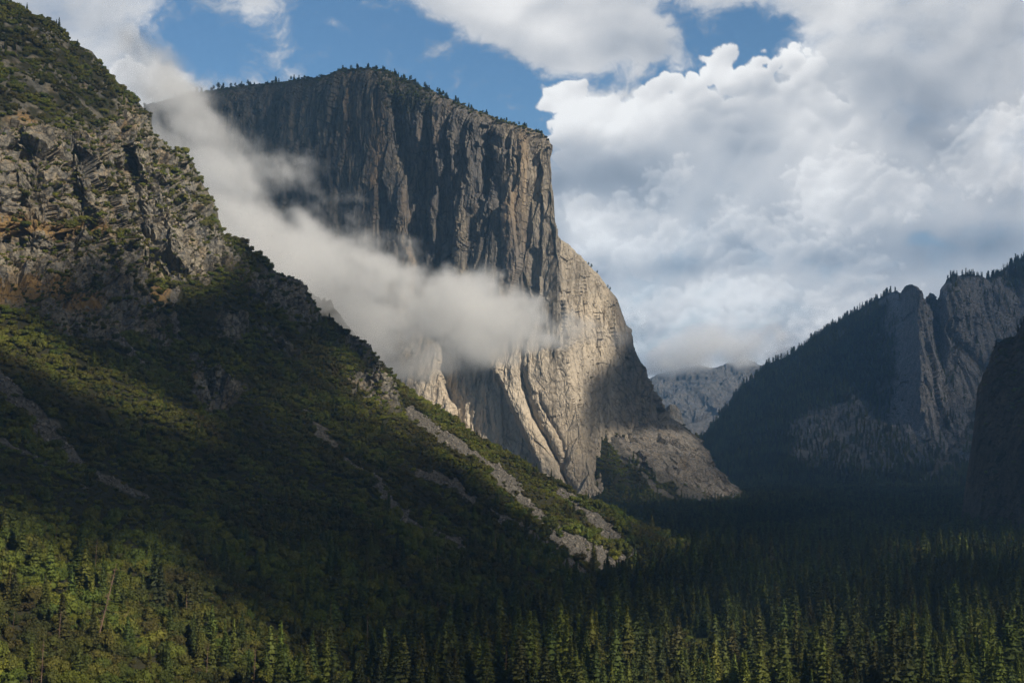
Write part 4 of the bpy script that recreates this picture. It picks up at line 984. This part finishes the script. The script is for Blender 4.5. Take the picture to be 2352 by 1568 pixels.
# ------------------------------------------------------------------ rubble in the chutes
protoR = []
for k, (px, py, r_, lb) in enumerate([(1405, 1282, 7.5, "large dark angular boulder at the foot of the sunlit chute"), (1215, 1150, 5, "big tan boulder in the middle of the sunlit rubble chute"), (1372, 1265, 4.5, "orange boulder low in the sunlit rubble chute"), (1168, 1118, 4, "pale boulder in the upper part of the sunlit chute")]):
    p = find_left(px, py); o = bpy.data.objects.new("boulder", ME['stone%d' % k]); link(o); o.location = p; o.scale = (r_, r_ * .8, r_ * .8); o.rotation_euler = (.3, .5, k); tag(o, lb, "boulder"); protoR.append([o])
pt, it, jt = sample_grid(LV, Lta * .085 * inview, 61)
st_ = np.exp(rs.normal(size=len(pt)) * .5) * 1.0
scatter("rubble", "grey rubble and blocks lying in the chutes", "rubble", pt, np.clip(st_ * 1.6, .9, 6.5), rs.uniform(0, 6.28, len(pt)), protoR, rs.uniform(-1, 1, (len(pt), 2)))
# sun on the forest floor trees
fx, fy = np.meshgrid(np.arange(-200, 2560, 8), np.arange(1125, 1640, 3.0))
rr = ray(fx, fy); gp = CAM + rr * ((-175.0) / rr[..., 2])[..., None]
litf = 0.05 + .42 * sst(fy, 1350, 1440) * sst(fx, 1150, 1550) + .12 * sst(fy, 1420, 1520) + .45 * inpoly(fx, fy, [(1450, 1420), (1600, 1400), (1720, 1480), (1740, 1600), (1440, 1600)], 20) + .4 * inpoly(fx, fy, [(1640, 1268), (1830, 1275), (1840, 1320), (1650, 1310)], 10) \
    + .3 * inpoly(fx, fy, [(2020, 1255), (2340, 1240), (2352, 1285), (2020, 1290)], 10) + .35 * inpoly(fx, fy, [(780, 1470), (920, 1500), (900, 1600), (780, 1600)], 20) + .2 * inpoly(fx, fy, [(1180, 1440), (1300, 1400), (1400, 1600), (1100, 1600)], 30)
dd = -.92 * (gp[..., 0] + 167) + .39 * (gp[..., 1] - 1202); ok = dd < 0
gp[..., 2] = 28.0
VOTES.append((gp[ok], litf[ok], 0.5))

# sun on the mist
mr = np.random.RandomState(5)
for (px, py, D, rx, ry) in [(400, 280, 3000, 60, 90), (470, 400, 3000, 70, 80), (600, 540, 3000, 100, 90), (740, 660, 2980, 110, 90), (860, 740, 2980, 120, 80), (980, 740, 3020, 130, 70), (1120, 740, 3080, 110, 50), (1220, 750, 3120, 80, 40)]:
    n_ = 900; q = mr.normal(size=(n_, 3)) * .6; VOTES.append((P(px + q[:, 0] * rx, py + q[:, 1] * ry, D + q[:, 2] * 220), np.full(n_, .85), 0.4))
# ------------------------------------------------------------------ the clouds of the sky, far behind everything
def boxblur(a, r):
    for ax in (0, 1):
        for _ in range(2):
            c = np.cumsum(np.concatenate([np.repeat(a.take([0], ax), r + 1, ax), a, np.repeat(a.take([-1], ax), r, ax)], ax), ax)
            n = a.shape[ax]; a = (c.take(range(2 * r + 1, 2 * r + 1 + n), ax) - c.take(range(0, n), ax)) / (2 * r + 1)
    return a
def cloud_field(step=2.4, x0=-300, x1=2660, y0=-260, y1=1080):
    xs = np.arange(x0, x1, step); ys = np.arange(y0, y1, step)
    X, Y = np.meshgrid(xs, ys); Z = 0 * X
    wx = fbm(X, Y, Z + 3, 1 / 260, 5, .55) * 70; wy = fbm(X, Y, Z + 40, 1 / 260, 5, .55) * 60
    Xw, Yw = X + wx, Y + wy
    # perspective: cloud detail gets smaller towards the horizon
    def billow(x, y, f, o, rough=.52, seed=0.0):
        a = 1.0; s = 0; n = 0
        for i in range(o):
            q = np.abs(noise3(x * f + 11 * i, y * f * 1.12 + 7 * i, Z + seed + i * 3.3)); s = s + a * q; n += a; a *= rough; f *= 2.05
        return 1.0 - s / n * 2.0
    def blobs(lst, xx, yy, p=1.0):
        acc = 0
        for (cx, cy_, rx, ry, rot, w) in lst:
            c, s = math.cos(math.radians(-rot)), math.sin(math.radians(-rot)); dx, dy = xx - cx, yy - cy_
            u = (dx * c - dy * s) / rx; v = (dx * s + dy * c) / ry
            acc = acc + w * np.exp(-((u * u + v * v)) ** p)
        return acc
    holes = [(930, 205, 250, 120, 0, 1.5), (640, 110, 190, 95, 0, 1.5), (830, 40, 200, 90, 0, 1.3), (1150, 290, 110, 90, 0, 1.3), (470, 75, 80, 70, 0, 1.0), (1180, 180, 100, 60, 30, 1.2), (500, 150, 110, 40, 0, .9), (450,120,60,40,0,.6),
             (1640, 100, 130, 60, 0, 1.5), (1500, 170, 100, 34, 8, 1.3), (1720, 90, 60, 60, 0, 1.3), (1360, 175, 90, 26, 15, .9), (1700, 35, 60, 40, 0, .5), (1560, 60, 50, 40, 0, .8), (1400, 10, 60, 25, 0, .35), (340, 80, 50, 22, 35, .45), (1810,60,30,40,0,.3)]
    wisps = [(1030, 5, 120, 40, 22, 1.3), (1180, 55, 150, 50, 30, 2.0), (1330, 60, 170, 55, 10, 1.6), (1270, 110, 80, 50, 30, 1.0), (1400, 110, 90, 40, 10, .9), (1520, 100, 60, 34, 25, .95), (1550, 130, 20, 40, -10, .45),
             (600, 30, 36, 46, -20, .75), (645, 50, 22, 50, 0, .5), (745, 45, 70, 16, 25, .7), (800, 68, 34, 14, 20, .5), (1010, 116, 34, 20, -20, .75), (640, 130, 60, 40, 30, .30), (430, 175, 110, 20, 8, .8),
             (1640, 30, 40, 60, 20, .5), (1370, 20, 60, 40, 0, .6), (380,190,80,40,0,.7)]
    hole = 1.25 * np.tanh(blobs(holes, Xw, Yw) * 1.1) - 0.95 * np.tanh(.9 * blobs(wisps, X + wx * .9, Y + wy * .9))
    st = fbm(X * .8 + Y * .5 + wx, Y * 1.1 + wy, Z + 9, 1 / 130, 7, .58)
    st2 = fbm(X + wx * 2, Y + wy * 2, Z + 33, 1 / 30, 5, .6)
    q = 1.02 - hole + st * 1.5 * sst(hole, -.4, .5) + st2 * .55 * sst(hole, -.2, .5)
    left = sst(X, 560, 330)
    cov = sst(q, -0.05, 1.15)
    cov = cov ** 1.15
    # crisp cumulus masses: (x, y, rx, ry)
    cum = [(1285, 235, 50, 46), (1340, 300, 88, 100), (1400, 262, 58, 56), (1470, 244, 48, 48), (1520, 222, 44, 50), (1580, 205, 48, 50), (1648, 162, 54, 52), (1700, 190, 46, 50), (1755, 190, 46, 52), (1775, 150, 32, 34), (1825, 138, 48, 48), (1850, 180, 46, 70),
           (1560, 320, 260, 140), (1760, 280, 140, 120), (1420, 460, 200, 200), (1900, 420, 260, 230), (330, 190, 60, 56), (395, 195, 60, 42), (290, 190, 60, 60)]
    def tower(lst, k=1.0):
        a = np.full(X.shape, -9.0)
        for cx, cy_, rx, ry in lst:
            u = (X + wx * .16 - cx) / rx; v = (Y + wy * .16 - cy_) / ry
            a = np.maximum(a, (1 - np.sqrt(u * u + v * v)) * min(rx, ry, 90) / 60.0)
        return a
    b1 = 1.0 - billow(X + wx * .2, Y + wy * .2, 1 / 84, 6, .44)
    t1 = tower(cum)
    tow = t1 + (b1 - .45) * .75
    covT = sst(tow, 0.02, 0.20)
    cov = np.maximum(cov, covT)
    # relief of the masses, lit from the upper left
    b2 = billow(Xw, Yw, 1 / 210, 7, .55, 5.0); b3 = fbm(Xw, Yw, Z + 70, 1 / 330, 5, .5)
    hT = np.clip(tow, 0, 1.2)
    tiers = [  # further cloud heads, lower down: each hides what lies behind it
        [(1330, 480, 44, 50), (1390, 505, 50, 46), (1430, 470, 40, 38), (1480, 500, 46, 40), (1540, 540, 60, 46), (1600, 560, 60, 50), (1690, 505, 46, 44), (1680, 490, 30, 38), (1750, 540, 60, 50), (1500, 640, 260, 110), (1850, 640, 200, 110)],
        [(1520, 415, 50, 40), (1560, 395, 30, 30), (1500, 440, 40, 26)],
        [(1870, 420, 60, 60), (1960, 400, 80, 70), (2050, 440, 90, 70), (1930, 480, 150, 60)], [(2290, 300, 80, 70), (2260, 370, 120, 80), (2352, 330, 70, 90)],
        [(1460, 700, 60, 40), (1540, 690, 80, 40), (1640, 680, 90, 50), (1760, 670, 80, 40), (1880, 690, 60, 30), (1650, 760, 260, 60)]]
    sc_ = 2.4 / step
    def lit(hh, r, k, cap):
        g = boxblur(hh, max(1, int(r * sc_))); return np.clip((np.gradient(g, axis=1) * .45 + np.gradient(g, axis=0) * .9) * sc_ * k, -cap, cap)
    soft = lit(b2, 4, 1.3, .06) + lit(b2, 12, 5.5, .12) + lit(b3, 14, 8.0, .10)
    crisp = lit(b1 * .6 + hT * .8, 2, 1.5, .07) + lit(b1 * .5 + hT, 6, 3.4, .11)
    inside = np.clip(tow, 0, 9)
    fade = np.exp(-inside * 1.3) * covT * sst(Y, 420, 300) * sst(X - .6 * (Y - 150), 1960, 1860)
    L = 0.65 + soft * (1 - .6 * fade) + crisp * fade * 1.0 + .13 * fade
    for i, tr in enumerate(tiers):
        bb = 1.0 - billow(X + wx * .3, Y + wy * .3, 1 / 54, 6, .58, 20.0 + i * 9)
        tt = tower(tr) + (bb - .45) * .9
        c = sst(tt, -.04, .42); f = c * np.exp(-np.clip(tt, 0, 9) * 1.5)
        L = L * (1 - c * .25) + c * .25 * .70 + f * .20 + lit(bb + tt * .5, 2, 2.2, .09) * f
    tones = [(1290, 240, 70, 60, 0, .22), (1400, 270, 100, 50, 10, .18), (1640, 170, 90, 50, 0, .14), (1820, 130, 70, 40, 0, .14), (1500, 230, 90, 40, 0, .10), (1440, 400, 140, 60, 0, -.26), (1330, 400, 80, 70, 0, -.08), (1700, 310, 110, 60, 20, -.24), (1380, 540, 100, 40, 20, .20),
             (1900, 440, 90, 70, 0, .18), (2130, 190, 190, 90, 10, -.16), (2150, 330, 150, 70, 30, -.18), (2300, 80, 90, 90, 0, -.14), (1900, 60, 150, 60, 0, .12), (2080, 120, 130, 40, 20, .06), (2300, 300, 60, 90, 20, .14), (2250, 420, 120, 70, 0, .06), (2180, 350, 50, 34, 0, -.12),
             (2080, 570, 150, 50, 0, -.24), (1900, 590, 90, 30, 0, -.16), (2280, 560, 110, 40, -10, -.20), (1590, 610, 110, 26, 0, -.20), (1700, 690, 170, 60, 0, .16), (1800, 745, 60, 50, -40, -.22), (1560, 830, 220, 24, 0, -.22), (1490, 760, 60, 24, 0, -.18), (1200, 30, 200, 50, 25, .14),
             (1440, 110, 130, 40, 0, -.14), (200, 90, 260, 160, 0, -.04), (380, 185, 60, 34, 0, .22), (1380, 620, 40, 40, 0, -.22), (1990, 650, 150, 30, -15, -.12), (1700, 570, 60, 30, 20, -.16), (2340, 500, 80, 100, 0, -.08), (1280, 480, 30, 160, 0, -.12)]
    L = L + blobs(tones, Xw * .5 + X * .5, Yw * .5 + Y * .5) * 1.15 + fbm(Xw, Yw, Z + 90, 1 / 45, 6, .6) * .05
    # blue gaps low in the cloud
    gaps = blobs([(2140, 560, 90, 26, 10, .9), (2230, 520, 60, 24, 0, .6), (1580, 600, 70, 16, 10, .6), (2060, 600, 60, 16, 0, .5), (2010, 640, 40, 16, 30, .5), (1420, 640, 20, 30, 0, .4), (2200, 80, 50, 30, 0, .2)], Xw, Yw)
    cov = cov * (1 - .45 * sst(gaps + st * .5, .35, 1.0))
    # under the clouds at the horizon clearer air
    L = np.clip(L, .22, 1.0)
    thin = 1 - cov
    L = L * (1 - .25 * sst(thin, .2, 1))
    return X, Y, np.clip(cov, 0, .985), L
def ramp(L):
    ks = [.22, .40, .55, .70, .84, 1.0]
    cs = np.array([(.20, .235, .285), (.33, .365, .415), (.475, .50, .535), (.63, .64, .655), (.78, .78, .78), (.92, .92, .91)])
    return np.stack([np.interp(L, ks, cs[:, i]) for i in range(3)], -1) * 0.92
# ------------------------------------------------------------------ sky backdrop
def sky_backdrop():
    X, Y, c, L = cloud_field()
    r = ray(X, Y); r /= np.linalg.norm(r, axis=-1, keepdims=True)
    V = CAM + r * 45000.0
    col = ramp(L)
    m = bpy.data.materials.new("sky clouds"); m.use_nodes = True; t = m.node_tree; t.nodes.clear(); nb = NB(t)
    out = nb.new('ShaderNodeOutputMaterial'); mix = nb.new('ShaderNodeMixShader'); tr = nb.new('ShaderNodeBsdfTransparent'); em = nb.new('ShaderNodeEmission')
    a = nb.new('ShaderNodeAttribute'); a.attribute_name = 'glow'
    nb.put(mix.inputs[0], nb.attr('cover')); nb.l.new(tr.outputs[0], mix.inputs[1]); nb.l.new(em.outputs[0], mix.inputs[2])
    nb.l.new(a.outputs['Color'], em.inputs[0]); nb.l.new(mix.outputs[0], out.inputs[0])
    m.cycles.emission_sampling = 'NONE'
    rim = sst(X, -300, -150) * sst(X, 2658, 2500) * sst(Y, -260, -130)
    o = grid_object("sky", V, dict(cover=c * rim), m, True, "blue sky broken by heaped white and grey clouds", "sky")
    at = o.data.attributes.new('glow', 'FLOAT_VECTOR', 'POINT'); at.data.foreach_set('vector', np.ascontiguousarray(col, np.float32).ravel())
sky_backdrop()

# ------------------------------------------------------------------ added unseen cloud deck, its gaps shaped to pass sun onto chosen places
def shade_cloud_deck():
    H0 = 2100.0; step = 16.0
    x0, x1, y0, y1 = -2600, 6700, -3800, 6900
    nx, ny = int((x1 - x0) / step), int((y1 - y0) / step)
    acc = np.zeros((ny, nx)); wt = np.zeros((ny, nx))
    hx, hy = SUN[0] / SUN[2], SUN[1] / SUN[2]
    for pos, lit, w in VOTES:
        cx = pos[:, 0] + (H0 - pos[:, 2]) * hx; cy_ = pos[:, 1] + (H0 - pos[:, 2]) * hy
        ix = ((cx - x0) / step).astype(int); iy = ((cy_ - y0) / step).astype(int)
        ok = (ix >= 0) & (ix < nx) & (iy >= 0) & (iy < ny)
        np.add.at(acc, (iy[ok], ix[ok]), (lit * w)[ok]); np.add.at(wt, (iy[ok], ix[ok]), np.full(ok.sum(), w))
    a, b = acc.copy(), wt.copy()
    T = np.where(wt > 0, acc / np.maximum(wt, 1e-6), 0)
    a1, b1 = boxblur(acc, 1), boxblur(wt, 1); a6, b6 = boxblur(acc, 9), boxblur(wt, 9)
    Ts = np.where(b1 > 1e-3, a1 / np.maximum(b1, 1e-6), np.where(b6 > 1e-4, a6 / np.maximum(b6, 1e-6) * .6, 0.02))
    T = np.where(wt > 0, .5 * T + .5 * Ts, Ts)
    T = boxblur(T, 1)
    X, Y = np.meshgrid(x0 + (np.arange(nx) + .5) * step, y0 + (np.arange(ny) + .5) * step)
    n = fbm(X, Y, 0 * X + 5, 1 / 380, 6, .6)
    T = np.clip(T + n * .16 * (T > .12), 0.0, 1)
    op = np.sqrt(1 - 0) * (1 - np.sqrt(np.clip(T, 0, 1)))           # each of the two faces
    thick = 60 + 150 * (1 - T) + 60 * n
    rimv = np.minimum.reduce([X - x0, x1 - X, Y - y0, y1 - Y]); thick = thick * sst(rimv, 0, 300) + 1
    bumpy = fbm(X, Y, 0 * X + 77, 1 / 240, 5, .6) * 70
    lo = np.stack([X - hx * thick * .3, Y - hy * thick * .3, H0 - thick * .3 + bumpy * .2], -1); hi = np.stack([X + hx * thick, Y + hy * thick, H0 + thick + bumpy * .2], -1)
    m, nb, bs = new_mat("unseen shade cloud"); t = m.node_tree
    tr = nb.new('ShaderNodeBsdfTransparent'); mix = nb.new('ShaderNodeMixShader')
    nb.put(mix.inputs[0], nb.attr('opacity')); nb.l.new(tr.outputs[0], mix.inputs[1]); nb.l.new(bs.outputs[0], mix.inputs[2])
    nb.l.new(mix.outputs[0], t.nodes['Material Output'].inputs[0]); bs.inputs['Base Color'].default_value = (0.8, 0.8, 0.82, 1); bs.inputs['Roughness'].default_value = 1
    sx_, sy_, dz_ = screen(np.stack([X, Y, 0 * X + H0 - 80], -1)); seen = (dz_ > 0) & (sx_ > -350) & (sx_ < 2700) & (sy_ > -190)
    vv = np.concatenate([lo.reshape(-1, 3), hi.reshape(-1, 3)]); idx = np.arange(nx * ny).reshape(ny, nx)
    q = np.stack([idx[:-1, :-1], idx[1:, :-1], idx[1:, 1:], idx[:-1, 1:]], -1)[~(seen[:-1, :-1] | seen[1:, 1:])].reshape(-1, 4)
    me = raw_mesh("unseen_shade_cloud", vv, np.concatenate([q, q[:, ::-1] + nx * ny]), m, True)
    at = me.attributes.new('opacity', 'FLOAT', 'POINT'); at.data.foreach_set('value', np.concatenate([op.ravel(), op.ravel()]).astype(np.float32))
    o = bpy.data.objects.new("unseen_shade_cloud", me); link(o); tag(o, "added cloud layer outside the view, its gaps shaped to light the valley", "cloud", kind='stuff')
shade_cloud_deck()

# ------------------------------------------------------------------ the mist bank in front of the monolith
def mist(name, box, vs, B, dens, nscale, label, warp=190.0):
    x0, x1, y0, y1, z0, z1 = box
    ng = bpy.data.node_groups.new(name, 'GeometryNodeTree'); nb = NB(ng)
    ng.interface.new_socket('Geometry', in_out='INPUT', socket_type='NodeSocketGeometry'); ng.interface.new_socket('Geometry', in_out='OUTPUT', socket_type='NodeSocketGeometry')
    go = nb.new('NodeGroupOutput'); vc = nb.new('GeometryNodeVolumeCube'); sm = nb.new('GeometryNodeSetMaterial')
    vc.inputs['Min'].default_value = (x0, y0, z0); vc.inputs['Max'].default_value = (x1, y1, z1)
    for k, v in (('Resolution X', (x1 - x0) / vs), ('Resolution Y', (y1 - y0) / (vs * 1.6)), ('Resolution Z', (z1 - z0) / vs)): vc.inputs[k].default_value = int(v)
    pos = nb.new('GeometryNodeInputPosition'); p = E(nb, pos.outputs[0])
    w = nb.noise(p, 0.0042 * nscale, 4, 0.6, out=1); pw = nb.vm('ADD', p, nb.vm('SCALE', nb.vm('SUBTRACT', w, (.5, .5, .5)), scale=warp))
    acc = None
    for (px, py, D, rx, ry, rd, st) in B:
        c = P(px, py, D)
        q = nb.vm('MULTIPLY', nb.vm('SUBTRACT', pw, tuple(c)), (F / rx / D / 1.75, 1 / rd / 1.3, F / ry / D / 1.75))
        g = (1.0 - nb.vm('DOT_PRODUCT', q, q)).mx(0.0) * st
        acc = g if acc is None else acc + g
    ps = nb.vm('MULTIPLY', p, (1.0, 0.22, 1.25))                  # the vapour hangs in sheets
    ps = nb.vm('ADD', ps, nb.vm('SCALE', nb.vm('SUBTRACT', nb.noise(ps, 0.016 * nscale, 4, .62, out=1), (.5, .5, .5)), scale=75.0 / nscale))
    n1 = nb.noise(ps, 0.0085 * nscale, 7, 0.62); n2 = nb.noise(ps, 0.0035 * nscale, 4, 0.6)
    d = acc.mn(1.25) * 1.05 + ((n1 - 0.5) * 7.0 + (n2 - 0.5) * 3.6) * nb.ss(acc, 0.0, 0.30) - 0.42
    d = (nb.ss(d, 0.0, 1.6) * acc.mn(1.2)).mx(0.0) * dens
    nb.put(vc.inputs['Density'], d)
    m = bpy.data.materials.new("mist"); m.use_nodes = True; t = m.node_tree; t.nodes.clear(); n = NB(t)
    out = n.new('ShaderNodeOutputMaterial'); pv = n.new('ShaderNodeVolumePrincipled')
    pv.inputs['Color'].default_value = (0.97, 0.983, 1.0, 1); pv.inputs['Density'].default_value = 1.0; pv.inputs['Anisotropy'].default_value = 0.0
    n.l.new(pv.outputs[0], out.inputs['Volume'])
    sm.inputs['Material'].default_value = m
    nb.l.new(vc.outputs[0], sm.inputs[0]); nb.l.new(sm.outputs[0], go.inputs[0])
    me = bpy.data.meshes.new(name); me.materials.append(m)
    o = bpy.data.objects.new(name, me); link(o); md = o.modifiers.new("mist", 'NODES'); md.node_group = ng
    tag(o, label, name, kind='stuff')
    m.cycles.volume_sampling = 'MULTIPLE_IMPORTANCE'
MB = [(370, 205, 3000, 70, 55, 260, .8), (430, 290, 3050, 60, 60, 260, 1.1), (440, 360, 3000, 60, 70, 260, 1.3), (490, 430, 3000, 70, 80, 260, 1.4), (560, 520, 3000, 80, 80, 260, 1.4), (620, 560, 2980, 80, 80, 260, 1.3), (690, 610, 3000, 90, 75, 260, 1.3),
         (700, 680, 2950, 100, 80, 240, 1.4), (780, 690, 2980, 110, 80, 240, 1.3), (850, 760, 2980, 110, 80, 240, 1.5), (950, 740, 3000, 120, 70, 240, 1.3), (1040, 730, 3050, 110, 62, 220, 1.15), (1120, 740, 3080, 100, 50, 200, 1.05), (1200, 750, 3100, 80, 44, 180, 1.0), (1250, 740, 3140, 60, 30, 150, .55), (1290, 700, 3250, 40, 40, 150, .3), (1300, 770, 3250, 60, 24, 150, .35), (1230, 700, 3200, 50, 30, 150, .35),
         (900, 830, 2950, 90, 46, 200, 1.1), (1000, 800, 3000, 100, 46, 200, 1.0), (820, 640, 3050, 70, 46, 200, .55), (540, 360, 3150, 80, 60, 220, .50), (690, 410, 3250, 60, 40, 200, .52), (740, 470, 3250, 60, 60, 200, .50), (640, 450, 3200, 70, 60, 220, .62), (980, 650, 3150, 110, 48, 200, .62), (800, 560, 3200, 90, 60, 200, .60), (880, 620, 3150, 90, 60, 200, .7), (1080, 660, 3200, 80, 40, 160, .45), (1180, 690, 3250, 70, 40, 140, .42),
         (530, 310, 3150, 60, 40, 200, .25), (1340, 745, 3350, 80, 44, 150, .55), (1410, 755, 3450, 70, 40, 150, .50), (1300, 600, 3400, 24, 70, 120, .16), (1080, 900, 3200, 70, 70, 140, .14), (1060, 960, 3250, 40, 60, 120, .10), (620, 210, 3300, 60, 24, 140, .22), (1000, 960, 2800, 60, 50, 100, .12),
         (1100, 1050, 2650, 60, 34, 100, .05), (560, 600, 2700, 60, 60, 150, .6), (660, 720, 2650, 70, 60, 150, .4)]
MB += [(355, 170, 3300, 70, 40, 200, .7), (420, 195, 3400, 70, 30, 200, .6), (330, 140, 3300, 60, 50, 200, .5)]
mist("mist", (-1010.0, 420.0, 2350.0, 3820.0, 120.0, 1090.0), 5.0, MB, 0.0078, 1.0, "bank of torn grey mist lying across the monolith behind the left crest")
mist("cloud", (650.0, 2600.0, 7400.0, 8600.0, 420.0, 1100.0), 18.0, [(1500, 850, 8000, 50, 24, 300, 1), (1570, 838, 8000, 60, 24, 300, 1.1), (1640, 826, 8000, 60, 22, 300, 1.2), (1740, 815, 8000, 60, 34, 300, 1.3), (1620, 790, 8000, 120, 30, 300, 1), (1800, 790, 8000, 80, 40, 300, .8)], 0.006, 0.45,
     "low white cloud capping the far blue mountain", 300.0)


# ------------------------------------------------------------------ the air
def haze():
    x0, x1, y0, y1, z0, z1 = -5200.0, 7200.0, -3000.0, 12500.0, -60.0, 1750.0
    v = [(x, y, z) for z in (z0, z1) for y in (y0, y1) for x in (x0, x1)]
    f = np.array([(0, 2, 3, 1), (4, 5, 7, 6), (0, 1, 5, 4), (2, 6, 7, 3), (0, 4, 6, 2), (1, 3, 7, 5)])
    m = bpy.data.materials.new("haze"); m.use_nodes = True; t = m.node_tree; t.nodes.clear(); n = NB(t)
    out = n.new('ShaderNodeOutputMaterial'); pv = n.new('ShaderNodeVolumePrincipled')
    pv.inputs['Color'].default_value = (0.34, 0.64, 1.0, 1); pv.inputs['Density'].default_value = HAZE; pv.inputs['Anisotropy'].default_value = 0.1
    n.l.new(pv.outputs[0], out.inputs['Volume'])
    me = raw_mesh("haze", v, f, m)
    o = bpy.data.objects.new("haze", me); link(o); tag(o, "thin blue air between the camera and the far mountains", "haze", kind='stuff')
HAZE = 5.2e-5
haze()
